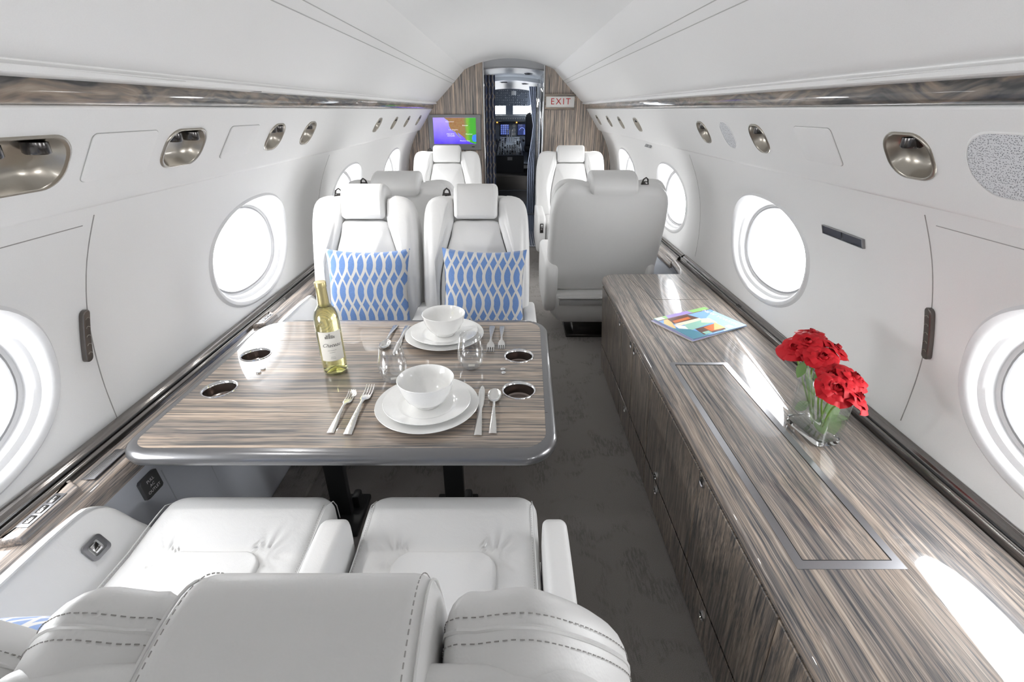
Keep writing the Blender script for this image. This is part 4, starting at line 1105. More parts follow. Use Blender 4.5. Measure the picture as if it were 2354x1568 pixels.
def door(y0, y1, z0, z1, nm):
    mb = MB(); g = .0016
    rs = []
    n = 3
    def P(y, z, o): return (cab_x(z)-o, y, z)
    f = [(y0+g, z0+g), (y1-g, z0+g), (y1-g, z1-g), (y0+g, z1-g)]
    f2 = [(y0+g+.002, z0+g+.002), (y1-g-.002, z0+g+.002), (y1-g-.002, z1-g-.002), (y0+g+.002, z1-g-.002)]
    mb.rings([[P(y, z, -.006) for y, z in f], [P(y, z, .002) for y, z in f], [P(y, z, .0042) for y, z in f2]], cap1=True)
    return cp(mb, nm, WF, smooth=0)
KU = {0: (2.055, .512), 1: (1.83, .508), 2: (1.77, .506), 4: (.992, .508), 6: (-.1, .508)}
KL = {1: (1.89, .135), 3: (1.36, .128), 4: (.877, .115), 6: (.0, .12)}
for i in range(len(edges)-1):
    d = door(edges[i+1], edges[i], .166, .527, 'door')
    if i in KU: knob(d, *KU[i])
    d = door(edges[i+1], edges[i], .012, .161, 'drawer')
    if i in KL: knob(d, *KL[i])
knob(cab, 1.372, .190)
mb = MB(); mb.rbox((cab_x(.1635)-.003, (2.54-1.2)/2, .1635), (.004, 3.73, .0015), 0); cp(mb, 'bright_joint', CHROME)
mb = MB(); mb.rbox((.575, .0, .006), (.012, 4.8, .012), 0); cp(mb, 'plinth', BLACK)
# countertop
ct = thing('countertop', 'glossy wood veneer countertop running along the right wall', 'countertop', (.78, .6, .60))
ctp = lambda mb, name, mat, parent=ct, smooth=40: cp(mb, name, mat, parent, smooth, ct)
po = [(.520, CY0)]
for k in range(9):
    a = PI - PI/2*k/8; po.append((.520+.09+.09*math.cos(a), CY1-.09+.09*math.sin(a)))
po += [(.985, CY1), (1.0, 2.72), (1.02, 2.90), (1.072, 2.90), (1.072, CY0)]
po = list(reversed(po))
def rp_(ins, z): return [(x, y, z) for x, y in inset(po, ins)]
mb = MB(); mb.rings([rp_(.012, CTZ-.040), rp_(.003, CTZ-.034), rp_(0, CTZ-.024), rp_(.002, CTZ-.011), rp_(.008, CTZ-.003), rp_(.018, CTZ)], cap0=True, cap1=True)
ctp(mb, 'counter_slab', WY, smooth=50)
# rail at the wall
mb = MB()
rl = catmull([(1.070, .540), (1.070, .580), (1.075, .588), (1.085, .590), (1.094, .599), (1.106, .599), (1.106, .540)], 4, True)
mb.rings([[(x, y, z) for x, z in rl] for y in (CY0, 2.90)], closed=True, cap0=True, cap1=True); ctp(mb, 'wall_rail', RAILM)
mb = MB(); mb.rbox((1.0795, .2, .5905), (.006, 5.2, .003), .001); ctp(mb, 'track_slot', BLACK)
for k in range(3):
    mb = MB(); mb.rbox((1.080, 2.07+.012*k, .5912), (.016, .003, .003), .001); ctp(mb, 'track_stop', DARKM)
# steel framed lift-out panel
def fr(mb, x0, x1, y0, y1, wd, z, h, sk=.006):
    o = [(x0, y0), (x1+sk, y0), (x1, y1), (x0+.003, y1)]; i = [(x0+wd, y0+wd*.95), (x1-wd*.55, y0+wd*.95), (x1-wd, y1-wd*.8), (x0+wd, y1-wd*.8)]
    mb.rings([[(x, y, z) for x, y in o], [(x, y, z+h) for x, y in o], [(x, y, z+h) for x, y in i], [(x, y, z) for x, y in i]])
    return i
mb = MB(); inn_ = fr(mb, .591, .812, .669, 1.554, .0226, CTZ-.0002, .0009); ctp(mb, 'steel_frame', STEEL, smooth=0)
mb = MB(); c4 = inn_
for k in range(4):
    a, b = c4[k], c4[(k+1) % 4]; mb.tube([(a[0], a[1], CTZ+.0005), (b[0], b[1], CTZ+.0005)], .0013, n=4)
ctp(mb, 'frame_gap', simple('gap_black', (.02, .02, .02), .6))
mb = MB()
for a, b in (((.667, 2.54), (.723, 2.211)), ((.723, 2.208), (.988, 2.208)), ((.986, 2.211), (.951, 2.54))):
    mb.tube([(a[0], a[1], CTZ+.0001), (b[0], b[1], CTZ+.0001)], .0010, n=4)
ctp(mb, 'hatch_outline', simple('joint_brown', (.10, .08, .07), .6))
# grey storage pocket beside the right seats
mb = MB(); mb.rings([[(1.0, 2.65, z), (1.02, 2.74, z), (1.03, 2.92, z)] for z in (.40, .535)], closed=False); trim(mb, DADO)
# ---- magazines
mg = thing('magazine', 'glossy magazine with painted rooftops cover, on top of another magazine', 'magazine', (.834, 1.907, CTZ+.0085), rz=math.atan2(.130, .263))
ML, MW = .156, .118
mb = MB(); mb.rbox((0, 0, 0), (2*ML-.004, 2*MW-.004, .004), .0005); mb.build('pages', PAPER, mg)
mb = MB(); mb.rbox((0, 0, .0023), (2*ML, 2*MW, .0006), 0); mb.rbox((0, 0, -.0023), (2*ML, 2*MW, .0006), 0)
cv = mb.build('cover', simple('cover_blue', (.22, .42, .78), .25, coat=.6), mg, smooth=0)
colors = {'sky2': (.38, .60, .86), 'flow': (.36, .27, .62), 'leaf': (.28, .55, .18), 'brown': (.12, .05, .035), 'orange': (.62, .16, .035), 'cream': (.80, .72, .55), 'white': (.80, .80, .78), 'mint': (.30, .55, .45), 'teal': (.07, .25, .34), 'yell': (.78, .55, .22), 'maroon': (.20, .03, .04)}
polys = [('sky2', [(.02, -.11), (.146, -.11), (.146, .06), (.06, .02)]), ('leaf', [(-.146, .082), (.146, .082), (.146, .11), (-.146, .11)]), ('flow', [(-.09, .084), (.05, .084), (.04, .11), (-.08, .11)]), ('white', [(-.144, .086), (-.105, .086), (-.105, .108), (-.144, .108)]),
         ('maroon', [(-.146, .079), (.146, .079), (.146, .083), (-.146, .083)]), ('yell', [(-.14, -.02), (-.09, .078), (-.12, .078), (-.145, .05)]), ('brown', [(-.11, .03), (.03, .03), (.01, .078), (-.10, .078)]), ('orange', [(-.10, .035), (-.005, .04), (-.005, .058), (-.095, .055)]),
         ('cream', [(-.11, .004), (.03, .01), (.03, .030), (-.11, .028)]), ('mint', [(-.11, -.05), (.03, -.03), (.06, .012), (-.08, .004)]), ('white', [(-.13, -.04), (-.10, -.045), (-.085, -.005), (-.12, .02)]), ('teal', [(-.146, -.11), (-.06, -.11), (-.09, -.04), (-.146, .0)]),
         ('brown', [(-.08, -.10), (.04, -.10), (.05, -.04), (-.07, -.045)]), ('orange', [(-.03, -.09), (.03, -.09), (.035, -.04), (-.03, -.05)]), ('yell', [(-.01, -.085), (.05, -.09), (.05, -.03)]), ('cream', [(.0, -.01), (.06, -.04), (.065, .01), (.03, .02)]), ('mint', [(-.07, -.10), (-.035, -.10), (-.035, -.08), (-.07, -.08)]), ('cream', [(.055, -.10), (.085, -.10), (.085, -.075), (.055, -.078)])]
names = list(colors); mats_ = [simple('cover_'+k, colors[k], .3, coat=.5) for k in names]
for i, (c, p) in enumerate(polys):
    mb = MB(); prism(mb, p, .0026, .0027+.00004*i); mb.v = [(x*1.061, y*1.07, z) for x, y, z in mb.v]; mb.build('cover_picture', mats_[names.index(c)], cv, smooth=0)
text_mesh('cover_title', 'NEW YORKER', .030, TXTW, cv, Matrix.Translation((.118, -.004, .0036)) @ Matrix.Rotation(-PI/2, 4, 'Z'), extrude=.0001)
m2 = thing('magazine', 'pale magazine with lilac cover lying underneath the rooftops magazine', 'magazine', (.820, 1.900, CTZ+.003), rz=math.atan2(.130, .263)+.04)
mb = MB(); mb.rbox((0, 0, 0), (2*ML-.006, 2*MW, .005), .001); mb.build('pages', PAPER, m2)
mb = MB(); mb.rbox((0, 0, .0028), (2*ML-.004, 2*MW+.002, .0005), 0); mb.build('cover', simple('cover_lilac', (.40, .38, .55), .3, coat=.4), m2, smooth=0)
# ---- vase and roses
VX, VY, VR = .880, 1.127, math.radians(10)
vs = thing('glass_vase', 'rectangular clear glass vase holding red roses on the countertop', 'vase', (VX, VY, CTZ), rz=VR)
mb = MB(); hx, hy, hz = .0387, .069, .196
def vr(k, z, r=.014): return [(x, y, z) for x, y in rrect(-hx+k, hx-k, -hy+k, hy-k, r, 5)]
mb.rings([vr(.010, 0), vr(.002, .003), vr(.0, .010), vr(0, hz-.001), vr(.001, hz), vr(.0035, hz), vr(.0045, hz-.002), vr(.0045, .026, .012), vr(.008, .020, .01)], cap0=True, cap1=True)
mb.build('vase_wall', thin_glass('vase_crystal', (.975, .985, .98), .075), vs, smooth=50)
mb = MB(); mb.rings([vr(.010, .0006), vr(.003, .003), vr(.0008, .010), vr(.0008, .019), vr(.006, .0195, .01)], cap0=True, cap1=True)
mb.build('vase_base', glass('vase_base_crystal', (1, 1, 1), 1.3), vs, smooth=50)
mb = MB(); mb.rings([vr(.009, .0205, .01), vr(.0050, .027, .012), vr(.0050, .085, .012)], cap0=True, cap1=True)
mb.build('vase_water', thin_glass('vase_water', (.96, .97, .96), .06), vs, smooth=50)
def rose(head, tilt, s, rot, label, stem_root, seed):
    random.seed(seed)
    t = thing('red_rose', label, 'flower', head)
    R = Matrix.Rotation(rot, 3, 'Z') @ Matrix.Rotation(tilt[0], 3, 'X') @ Matrix.Rotation(tilt[1], 3, 'Y')
    hd = Vector(head)
    # bud core: tight spiral cup
    mb = MB(); n = 26; rs = []
    for j in range(7):
        v = j/6; ring = []
        for k in range(n*2+1):
            a = k/n*2*PI; r = (.0035+.0065*(k/(2*n)))*(.75+.45*math.sin(v*PI*.85))*s/1.0
            ring.append(R @ Vector((r*math.cos(a), r*math.sin(a), (-.014+.026*v + .0015*math.sin(a*2.5))*s)))
        rs.append(ring)
    mb.rings(rs, closed=False)
    mb.build('rose_heart', REDD, t, smooth=80)
    # petals in three whorls
    for w_, (cnt, rb, opn, ln, wdt) in enumerate(((3, .0070, .02, .0265, .0140), (4, .0105, .10, .028, .0165), (5, .0142, .20, .029, .0180), (5, .0175, .36, .030, .0200), (5, .0200, .60, .029, .0205))):
        for k in range(cnt):
            a0 = 2*PI*k/cnt + w_*.7 + random.uniform(-.15, .15); op = opn + random.uniform(-.07, .09); sc_ = random.uniform(.92, 1.08)
            mb = MB(); nu, nv = 12, 9; rows = []
            for side in (0, 1):
                rs = []
                for i in range(nv+1):
                    v = i/nv; ring = []
                    wv = wdt*math.sin(min(1, v*1.25+.12)*PI/2)**.8*(1 - .35*max(0, v-.72)/.28*0)
                    for j in range(nu+1):
                        u = -1+2*j/nu
                        ht = ln*v*(1-.34*v*v*abs(u)**2.4)*sc_
                        base = rb*(.30+.70*math.sin(min(1, v*1.5)*PI/2))
                        out_ = base + ht*math.sin(op)*v*.9
                        curl = .0042*(max(0, v-.66)/.34)**1.5*(1+w_*.6)*(1+.15*u*u)
                        rr = out_ + curl - side*.0007
                        aa = a0 + u*wv*sc_/max(.006, rb*(.55+.45*v)+out_*.25)*.95
                        z = -.016 + ht*math.cos(op*.8) - curl*1.1 + .0012*math.sin(7*u+k*2+seed)*v
                        ring.append(R @ (Vector((rr*math.cos(aa), rr*math.sin(aa), z))*s))
                    rs.append(ring)
                mb.rings(rs, closed=False)
            mb.build('petal', RED, t, smooth=80)
    # sepals
    for k in range(5):
        a = 2*PI*k/5+.4; mb = MB(); pts = []; rad = []
        for q in range(6):
            v = q/5; r = (.006+.020*math.sin(v*1.9))*s; z = (-.018+.012*v - .010*v*v + (.010*v*v if k % 2 else -.004*v*v))*s
            pts.append(R @ Vector((r*math.cos(a), r*math.sin(a), z))); rad.append(.0030*s*(1-v*.85))
        mb.tube(pts, rad, n=6, flat=.35); mb.build('sepal', STEMG, t)
    mb = MB(); mb.lathe([(.0005, -.026*s), (.0045*s, -.024*s), (.0075*s, -.018*s), (.009*s, -.012*s), (.0005, -.010*s)], n=14, M=R)
    b0 = R @ Vector((0, 0, -.022*s)); root = Vector(stem_root) - hd
    ax = R @ Vector((0, 0, -.05))
    pth = catmull([tuple(b0), tuple(b0+ax*.8), tuple((b0+ax)*.35+root*.65), tuple(root)], 6, False)
    mb.tube(pth, .0024, n=8); mb.build('stem', STEMG, t)
    return t
c_, s_ = math.cos(VR), math.sin(VR)
def vw(x, y, z): return (VX+c_*x-s_*y, VY+s_*x+c_*y, CTZ+z)
HD = [((0.791, 1.176, 0.826), (.35, -.55), 1.0, 'red rose farthest left and lowest in the rear cluster', .2),
      ((0.823, 1.175, 0.844), (.30, -.25), 1.05, 'red rose with tall bloom second from the left in the rear cluster', 1.1),
      ((0.861, 1.224, 0.850), (-.2, .05), .95, 'red rose at the very back, topmost of the bunch', 2.0),
      ((0.837, 1.119, 0.826), (.42, .0), 1.12, 'large red rose in the middle of the bunch above the vase mouth', 2.9),
      ((0.902, 1.166, 0.830), (.1, .60), 1.0, 'red rose leaning right at the back, pointing toward the wall', .8),
      ((0.829, 1.060, 0.807), (.30, .1), .82, 'small red rose in the centre, just above the front full bloom', 1.7),
      ((0.880, 1.049, 0.807), (.30, .38), 1.08, 'wide open red rose on the right, nearest the wall at mid height', 2.4),
      ((0.812, 1.006, 0.798), (.55, .02), 1.12, 'fully open red rose at the front over the vase rim', .4),
      ((0.864, 0.995, 0.781), (.42, .62), 1.08, 'open red rose lowest on the right of the bunch', 1.4)]
for i, (h_, tl, s, lb, rt) in enumerate(HD):
    fx = max(-.022, min(.022, (h_[0]-VX)*.25)); fy = (-.045+.011*i)
    o = rose(h_, tl, s*.90, 0.0, lb, vw(-fx*.8, -fy*.6, .032), i+3)
    o['group'] = 'red roses in the glass vase'
def leaf(o, d, up, L, Wd, label, parent=None):
    mb = MB(); d = Vector(d).normalized(); up = Vector(up); sd = d.cross(up).normalized(); nrm = sd.cross(d).normalized(); rs = []
    for i in range(9):
        v = i/8; w_ = Wd*math.sin(PI*min(1, v*.96+.03))**.75*(1-.25*v)
        rs.append([Vector(o)+d*L*v + sd*w_*u + nrm*(-.10*L*v*v - .12*abs(u)**1.5*w_ ) for u in (-1, -.6, -.2, 0, .2, .6, 1)])
    mb.rings(rs, closed=False); mb.rings([[p - nrm*.0005 for p in r] for r in rs], closed=False)
    ob = mb.build('rose_leaf', LEAFG, loc=tuple(o)); tag(ob, label, 'leaf', 'green leaves inside the glass vase'); return ob
leaf(vw(.0, -.03, .14), (.2, -.3, -1), (0, -1, .2), .07, .024, 'upright pale green leaf high inside the vase')
leaf(vw(.005, -.035, .085), (.3, -.25, -.8), (-.3, -1, .3), .062, .027, 'broad green leaf pressed against the front of the vase')
leaf(vw(.0, -.01, .060), (-.2, -.9, -.35), (-.2, 0, 1), .052, .019, 'green leaf pointing forward low in the vase')
leaf(vw(-.01, .03, .085), (-.3, .4, -.6), (-.8, -.4, .4), .050, .017, 'narrow green leaf at the back left inside the vase')
leaf(vw(.015, -.02, .075), (.7, -.4, .1), (0, -.4, 1), .045, .016, 'small green leaf at the right side of the vase')
leaf((.809, 1.143, .798), (-.1, .1, -1), (-1, -.6, 0), .055, .015, 'dark green leaf hanging just under the rear cluster of roses')
leaf((.834, 1.108, .785), (.3, .2, -1), (-.6, -1, 0), .048, .014, 'dark green leaf between the stems above the vase mouth')
# ================================================================== FITTINGS ON THE SERVICE PANELS
def panel_oval(mb, sgn, y, w_, h_, r, d0, d1, e=None, k=1.0, skew=0):
    pl = rrect(-w_*k, w_*k, -h_*k, h_*k, [min(x, w_*k*.98, h_*k*.98) for x in r], 8)
    return [SP(sgn, y+a, -b, d0) for a, b in pl]
def light(sgn, y, w_, h_, label, lenses=1, r=None):
    c = SP(sgn, y, 0)
    t = thing('reading_light', label, 'light', c, group='bronze reading lights on the service panels')
    r = r or [min(w_, h_)*.8]*4
    mb = MB()
    mb.rings([panel_oval(mb, sgn, y, w_, h_, r, d, 0, k=k) for k, d in ((1.0, .0003), (.985, .004), (.94, .0048), (.90, .002))])
    o = mb.build('bezel', BRONZE, t, smooth=60, loc=c); o.location = (0, 0, 0)
    mb = MB()
    rs = [panel_oval(mb, sgn, y, w_, h_, r, d, 0, k=k) for k, d in ((.90, .002), (.80, -.014), (.62, -.026), (.35, -.030), (.02, -.031))]
    # keep the dish open towards the cabin: pushed behind the panel plane
    rs2 = []
    for q, ring in enumerate(rs):
        rs2.append([(x, yy, z) for x, yy, z in ring])
    mb.rings(rs2, cap1=True); o = mb.build('reflector_dish', BRONZE, t, smooth=60, loc=c); o.location = (0, 0, 0)
    if sgn < 0 or y > 3:      # only these lamps are switched on
     ld = bpy.data.lights.new('reading_lamp', 'SPOT'); ld.energy = 2.5 if y > 2.3 else 4.5; ld.spot_size = 2.4; ld.spot_blend = 1; ld.shadow_soft_size = .016; ld.color = (1, .985, .96)
     lo = bpy.data.objects.new('reading_lamp', ld); COL.objects.link(lo); lo.location = SP(sgn, y, 0, .006); lo.rotation_euler = Vector((-sgn*.55, 0, -1)).to_track_quat('-Z', 'Y').to_euler()
    for k in range(lenses):
        yy = y + (k-(lenses-1)/2)*w_*.85
        mb = MB(); p = Vector(SP(sgn, yy, -h_*.38, -.012)); ax = Vector((sgn*.05, 0, -1))
        R = Vector((0, 0, 1)).rotation_difference(-ax.normalized()).to_matrix()
        rr = min(.021, w_*.42)
        mb.lathe([(rr, .012), (rr, -.006), (rr*.86, -.009), (rr*.72, -.004), (rr*.70, .002), (.0005, .002)], c=p, n=24, M=R)
        o = mb.build('lamp_barrel', DARKM, t, smooth=50, loc=c); o.location = (0, 0, 0)
        mb = MB(); mb.lathe([(rr*.66, -.0030), (.0005, -.0045)], c=p, n=20, M=R); l = mb.build('lens', simple('lens_glass', (.75, .78, .85), .05, coat=1), o, loc=c); l.location = (0, 0, 0)
    return t
# each light needs an opening, so the service panels are cut around them
for sgn, y, w_, h_, lb, nl in LL: light(sgn, y, w_, h_, lb, nl)
def speaker(sgn, y, w_, h_, label):
    c = SP(sgn, y, 0); t = thing('speaker_grille', label, 'speaker', c); r = [min(w_, h_)*.92]*4
    mb = MB(); mb.rings([panel_oval(mb, sgn, y, w_, h_, r, d, 0, k=k) for k, d in ((1.02, .0003), (1.0, .002), (.97, .0022))]); o = mb.build('grille_rim', WHITE, t, loc=c); o.location = (0, 0, 0)
    mb = MB(); mb.rings([panel_oval(mb, sgn, y, w_, h_, r, .0018, 0, k=k) for k in (.97, .5, .02)], cap1=True); o = mb.build('grille_mesh', MESHM, t, loc=c); o.location = (0, 0, 0)
speaker(1, .865, .088, .068, 'large oval white mesh speaker at the right edge of the view')
speaker(1, 2.045, .050, .060, 'small oval mesh speaker between two bronze lights on the right')
def blank(sgn, y, w_, h_, label, nm='access_panel'):
    c = SP(sgn, y, 0)
    mb = MB(); mb.rings([[SP(sgn, y+a, -b, d) for a, b in rrect(-w_*k, w_*k, -h_*k2, h_*k2, .012*k, 5)] for k, k2, d in ((1.012, 1.02, .0001), (1.0, 1.0, .0032), (.985, .97, .0040), (.5, .5, .0040), (.01, .01, .0040))], cap1=True)
    o = mb.build(nm, WHITE, loc=c); tag(o, label, 'panel')
    mb = MB(); q = [Vector(SP(sgn, y+a, -b, .0004))-Vector(c) for a, b in rrect(-w_*1.012, w_*1.012, -h_*1.02, h_*1.02, .012, 5)]
    mb.tube(q+[q[0]], .0011, n=4); mb.build('panel_gap', simple('gap_light_grey', (.42, .42, .41), .8), o)
    return o
blank(-1, 1.135, .098, .056, 'large blank white access panel between the two nearest left lights')
blank(-1, 1.655, .090, .054, 'blank white access panel on the left, between second and third lights')
blank(1, 1.440, .088, .056, 'blank white access panel on the right wall strip')
# ---- wall fittings
def wl(sgn, z): return sgn*wall_x(z)
for sgn, lb in ((-1, 'slim brown lift handle at the left panel seam'), (1, 'slim brown lift handle at the right panel seam')):
    yc = 1.098 if sgn < 0 else 1.112; zc = FZ(-.522)
    t = thing('panel_handle', lb, 'handle', (wl(sgn, zc), yc, zc-.065))
    mb = MB(); pts = [(wl(sgn, zc+dz)-sgn*.010, yc+.012*(dz/.07), zc+dz) for dz in [-.066+.011*k for k in range(13)]]
    ou = resample(rrect(-.0115, .0115, -.068, .068, .011), .006)
    pillow(mb, ou, -.002, .012, .002, .004, F=lambda a, b, d: (wl(sgn, zc+b)-sgn*d, yc+a+.012*b/.07, zc+b), seg=4, inner=3)
    o = mb.build('handle_plate', simple('handle_brown', (.13, .115, .105), .25, metal=.7, coat=.6), t, loc=t.location); o.location = (0, 0, 0)
    for k in range(5):
        mb = MB(); b = -.045+.0225*k
        mb.tube([(wl(sgn, zc+b)-sgn*.0128, yc+a+.012*b/.07, zc+b+.003*math.cos(a*300)) for a in (-.006, -.003, 0, .003, .006)], .0008, n=5)
        o = mb.build('grip_mark', BRONZE, t, loc=t.location); o.location = (0, 0, 0)
# vent strip, right wall
t = thing('wall_vent', 'narrow dark rectangular vent on the right wall between two windows', 'vent', (wl(1, 1.065), 1.475, 1.065))
mb = MB(); mb.rings([[(wl(1, 1.065+b)-d, 1.475+a, 1.065+b) for a, b in rrect(-.100*k, .100*k, -.0145*k2, .0145*k2, .001, 1)] for k, k2, d in ((1, 1, -.001), (1, 1, .009), (.975, .86, .0095), (.975, .86, .006))])
o = mb.build('vent_frame', GREYPL, t, loc=t.location, smooth=0); o.location = (0, 0, 0)
for s in (-1, 1):
    mb = MB(); mb.rings([[(wl(1, 1.065+b)-.0065, 1.475+s*.049+a, 1.065+b) for a, b in rrect(-.047, .047, -.0115, .0115, .001, 1)]]*1 + [[(wl(1, 1.065+b)-.0066, 1.475+s*.049+a, 1.065+b) for a, b in rrect(-.001, .001, -.001, .001, .0005, 1)]], cap1=True)
    o = mb.build('vent_grille', simple('vent_dark', (.05, .055, .075), .35, bump=.6, bscale=700), t, loc=t.location, smooth=0); o.location = (0, 0, 0)
# small switch on the right wall
zc = FZ(-.228)
t = thing('wall_switch', 'small grey double switch on the right wall above the far windows', 'switch', (wl(1, zc), 3.60, zc))
for s in (-1, 1):
    mb = MB(); mb.rbox((wl(1, zc)-.004, 3.60+s*.04, zc), (.008, .07, .026), .003, M=Matrix.Rotation(.5, 3, 'Y')); o = mb.build('switch_key', GREYPL, t, loc=t.location); o.location = (0, 0, 0)
# ---- control pads on the left ledge
def control_pad(y0, y1, label):
    yc = (y0+y1)/2; t = thing('control_pad', label, 'switch', (-1.03, yc, .612))
    ou = resample([(-1.052, y0), (-1.008, y0+.015), (-1.006, y1-.025), (-1.052, y1)], .008)
    mb = MB(); pillow(mb, ou, .605, .628, .002, .010, F=lambda a, b, d: (a, b, d - .16*(a+1.052)*0), seg=5, inner=3)
    o = mb.build('wood_housing', WY, t, smooth=60, loc=t.location); o.location = (0, 0, 0)
    mb = MB(); mb.rbox((-1.028, yc-.005, .6285), (.026, (y1-y0)*.52, .002), .0008); p = mb.build('switch_plate', STEEL, t, loc=t.location); p.location = (0, 0, 0)
    for k, s in enumerate(('CALL', 'TABLE', 'READ')):
        yy = yc-.005+(k-1)*(y1-y0)*.155
        mb = MB(); mb.rbox((-1.028, yy, .6302), (.014, (y1-y0)*.12, .0022), .001); b_ = mb.build('key', DARKM, p, loc=t.location); b_.location = (0, 0, 0)
        M = Matrix.Translation(Vector((-1.028, yy, .6316))-Vector(t.location)) @ Matrix.Rotation(PI/2, 4, 'Z')
        text_mesh('key_text', s, .0062, TXTW, p, M, extrude=.0001)
    return t
control_pad(.685, .875, 'wood switch pad with three dark keys on the near left ledge')
control_pad(1.775, 1.925, 'wood switch pad with dark keys on the left ledge beyond the table')
pl_ = thing('notice_plate', 'small grey printed notice plate on the left ledge near the table corner', 'sign', (-1.025, .955, .612))
mb = MB(); mb.rbox((-1.025, .945, .6125), (.034, .115, .0022), .0008, M=Matrix.Rotation(-.06, 3, 'Y')); o = mb.build('plate', STEEL, pl_, loc=pl_.location); o.location = (0, 0, 0)
for k in range(5):      # print too fine to read: broken dark strokes
    mb = MB(); yy = .893; random.seed(40+k)
    while yy < .990:
        ll = random.uniform(.004, .012); mb.rbox((-1.0375+.0058*k, yy+ll/2, .6141), (.0022 if k == 4 else .0013, ll, .0004), 0, M=Matrix.Rotation(-.06, 3, 'Y')); yy += ll+.0028
    o = mb.build('printed_line', TXTG, pl_, loc=pl_.location); o.location = (0, 0, 0); o['kind'] = 'stuff'
# AC outlet on the lower side panel
oc = thing('outlet_cover', 'small dark square flap lettered pull ac outlet on the left lower panel', 'outlet', (-.982, .985, .52-.02))
e1 = Vector((0, 1, 0)); e2 = Vector((-.092*1.0, 0, 1)).normalized(); nn = e1.cross(e2)
def OCP(a, b, d): p = Vector((-.9965, 1.005, .488)) + e1*a + e2*b + nn*d; return tuple(p)
mb = MB(); pillow(mb, resample(rrect(-.033, .033, -.030, .030, .003), .01), -.002, .009, .001, .002, F=OCP, seg=3, inner=2)
o = mb.build('cover', simple('outlet_grey', (.14, .14, .14), .3, metal=.6), oc, loc=oc.location); o.location = (0, 0, 0)
for k, s in enumerate(('PULL', 'AC', 'OUTLET')):
    M = Matrix.Translation(-Vector(oc.location)) @ frame_M(OCP(0, .015-.015*k, .0094), e1, e2)
    text_mesh('cover_text', s, .0125, TXTW, oc, M, extrude=.0001)
# ================================================================== BULKHEAD FITTINGS
tv = thing('television', 'flat television showing a map of western North America on the bulkhead', 'television', (-.577, 5.45, 1.2))
mb = MB(); ou = rrect(-.275, .275, -.172, .172, .008, 4); i_ = rrect(-.224, .224, -.112, .142, .002, 4)
cx, cz = -.575, 1.203
T = lambda a, b, d: (cx+a, 5.468-d, cz+b)
mb.rings([[T(a, b, 0) for a, b in ou], [T(a, b, .016) for a, b in ou], [T(a*.985, b*.975, .020) for a, b in ou], [T(a, b, .018) for a, b in i_], [T(a, b, .010) for a, b in i_]], cap0=True)
def tvp(mb, name, mat, parent=tv, smooth=0): o = mb.build(name, mat, parent, smooth=smooth, loc=tv.location); o.location = (0, 0, 0); return o
tvp(mb, 'bezel', simple('tv_bezel', (.26, .26, .265), .35, metal=.4))
# screen: ocean deepening towards the bottom
m, nt, b = _mat('screen_ocean'); b.inputs['Base Color'].default_value = (.01, .01, .01, 1); b.inputs['Roughness'].default_value = .25
tc = nt.nodes.new('ShaderNodeTexCoord'); sp = nt.nodes.new('ShaderNodeSeparateXYZ'); lnk(nt, tc.outputs['Object'], sp.inputs[0])
mr = nt.nodes.new('ShaderNodeMapRange'); mr.inputs['From Min'].default_value = -.11; mr.inputs['From Max'].default_value = .15; lnk(nt, sp.outputs['Z'], mr.inputs['Value'])
nz = nt.nodes.new('ShaderNodeTexNoise'); nz.inputs['Scale'].default_value = 9; lnk(nt, tc.outputs['Object'], nz.inputs['Vector'])
ma = nt.nodes.new('ShaderNodeMath'); ma.operation = 'MULTIPLY_ADD'; ma.inputs[1].default_value = .35; lnk(nt, nz.outputs['Fac'], ma.inputs[0]); lnk(nt, mr.outputs[0], ma.inputs[2])
rp = nt.nodes.new('ShaderNodeValToRGB'); rp.color_ramp.elements[0].position = .15; rp.color_ramp.elements[0].color = (.055, .025, .55, 1); rp.color_ramp.elements[1].position = 1; rp.color_ramp.elements[1].color = (.29, .22, .78, 1)
lnk(nt, ma.outputs[0], rp.inputs['Fac']); lnk(nt, rp.outputs['Color'], b.inputs['Emission Color']); b.inputs['Emission Strength'].default_value = 1
mb = MB(); mb.add([T(a, bb, .0105) for a, bb in i_], [tuple(range(len(i_)))]); scr = tvp(mb, 'screen', m)
m2_, nt, b = _mat('screen_land'); b.inputs['Base Color'].default_value = (.01, .01, .01, 1)
tc = nt.nodes.new('ShaderNodeTexCoord'); sp = nt.nodes.new('ShaderNodeSeparateXYZ'); lnk(nt, tc.outputs['Object'], sp.inputs[0])
nz = nt.nodes.new('ShaderNodeTexNoise'); nz.inputs['Scale'].default_value = 55; nz.inputs['Detail'].default_value = 6; lnk(nt, tc.outputs['Object'], nz.inputs['Vector'])
mr = nt.nodes.new('ShaderNodeMapRange'); mr.inputs['From Min'].default_value = .10; mr.inputs['From Max'].default_value = .19; lnk(nt, sp.outputs['X'], mr.inputs['Value'])
a1 = nt.nodes.new('ShaderNodeMath'); a1.operation = 'MULTIPLY_ADD'; a1.inputs[1].default_value = .5; lnk(nt, nz.outputs['Fac'], a1.inputs[0]); lnk(nt, mr.outputs[0], a1.inputs[2])
rp = nt.nodes.new('ShaderNodeValToRGB'); r = rp.color_ramp; r.elements[0].position = .15; r.elements[0].color = (.20, .085, .03, 1); r.elements[1].position = 1.0; r.elements[1].color = (.04, .28, .02, 1)
e = r.elements.new(.27); e.color = (.24, .13, .05, 1); e = r.elements.new(.38); e.color = (.15, .16, .05, 1); e = r.elements.new(.6); e.color = (.14, .32, .03, 1)
lnk(nt, a1.outputs[0], rp.inputs['Fac']); lnk(nt, rp.outputs['Color'], b.inputs['Emission Color']); b.inputs['Emission Strength'].default_value = 1
def mp(pts): return [(-.224+.448*(x-455)/1290, .142-.254*(y-462)/780) for x, y in pts]      # map drawing coordinates
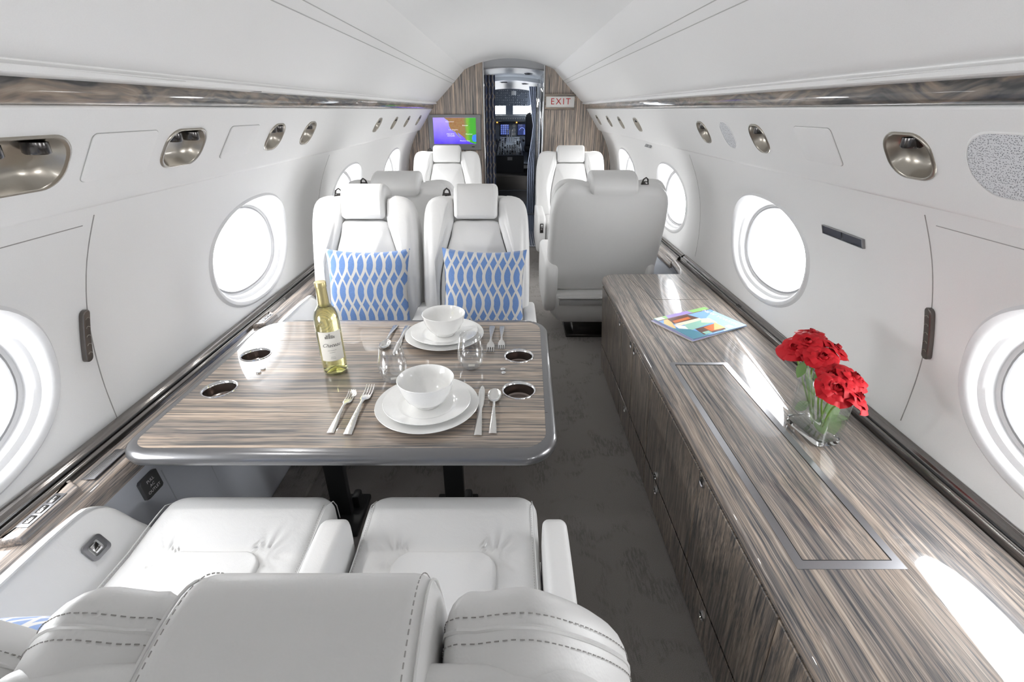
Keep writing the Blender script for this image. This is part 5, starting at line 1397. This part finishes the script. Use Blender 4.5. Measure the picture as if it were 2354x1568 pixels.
land = mp([(790, 465), (840, 510), (920, 560), (925, 640), (930, 700), (970, 790), (1040, 850), (1110, 880), (1160, 950), (1220, 1020), (1290, 1080), (1240, 1010), (1190, 930), (1190, 900), (1290, 980), (1390, 1060), (1430, 1130), (1560, 1190), (1680, 1235), (1745, 1235), (1745, 1180), (1640, 1160), (1610, 1080), (1640, 980), (1745, 950), (1745, 465)])
mb = MB(); mb.add([T(a, bb, .0120) for a, bb in land], [tuple(range(len(land)))]); lo_ = mb.build('map_land', m2_, scr, smooth=0, loc=tv.location); lo_.location = (0, 0, 0)
mb = MB(); mb.tube([T(a, bb, .0118) for a, bb in land[:13]], .0035, n=5, flat=.2); o = mb.build('map_coast', emit('coast_cyan', (.10, .42, .75), 1), scr, loc=tv.location); o.location = (0, 0, 0)
mb = MB(); gf = mp([(1745, 955), (1650, 985), (1615, 1080), (1645, 1155), (1700, 1180), (1745, 1175)]); mb.add([T(a, bb, .0121) for a, bb in gf], [tuple(range(len(gf)))]); o = mb.build('map_gulf', emit('gulf_blue', (.03, .16, .62), 1), scr, smooth=0, loc=tv.location); o.location = (0, 0, 0)
WT = emit('map_text', (.8, .8, .9), 1)
for s, x, y, sz in (('Vancouver', 960, 580, .016), ('Denver', 1420, 690, .016), ('Los Angeles', 1060, 815, .016), ('PACIFIC', 970, 945, .019), ('OCEAN', 980, 1000, .019), ('Houston', 1530, 945, .016), ('Mexico City', 1400, 1145, .017)):
    (a, bb), = mp([(x, y)])
    text_mesh('map_label', s, sz, WT, scr, frame_M(Vector(T(a, bb, .0128))-tv.location, (1, 0, 0), (0, 0, 1)), extrude=.0001, spacing=1.25)
mb = MB(); mb.rbox(T(.19, -.140, .0195), (.030, .003, .008), .001); tvp(mb, 'power_button', BLACK)
ex = thing('exit_sign', 'white exit sign with red letters in a wood frame on the bulkhead', 'sign', (.523, 5.46, 1.42))
cx, cz = .522, 1.490
mb = MB(); ou = rrect(-.158, .158, -.075, .075, .012, 4); i_ = rrect(-.146, .146, -.050, .050, .004, 4)
mb.rings([[T(a, bb, 0) for a, bb in ou], [T(a, bb, .018) for a, bb in ou], [T(a, bb, .018) for a, bb in i_], [T(a, bb, .006) for a, bb in i_]], cap0=True)
o = mb.build('sign_frame', WX, ex, smooth=30, loc=ex.location); o.location = (0, 0, 0)
mb = MB(); mb.add([T(a, bb, .010) for a, bb in i_], [tuple(range(len(i_)))]); o = mb.build('sign_face', simple('sign_white', (.80, .79, .77), .4), ex, smooth=0, loc=ex.location); o.location = (0, 0, 0)
text_mesh('sign_text', 'EXIT', .082, simple('sign_red', (.55, .03, .03), .5), o, frame_M(Vector(T(.004, .003, .011))-ex.location, (1, 0, 0), (0, 0, 1)), extrude=.0006, spacing=1.30)
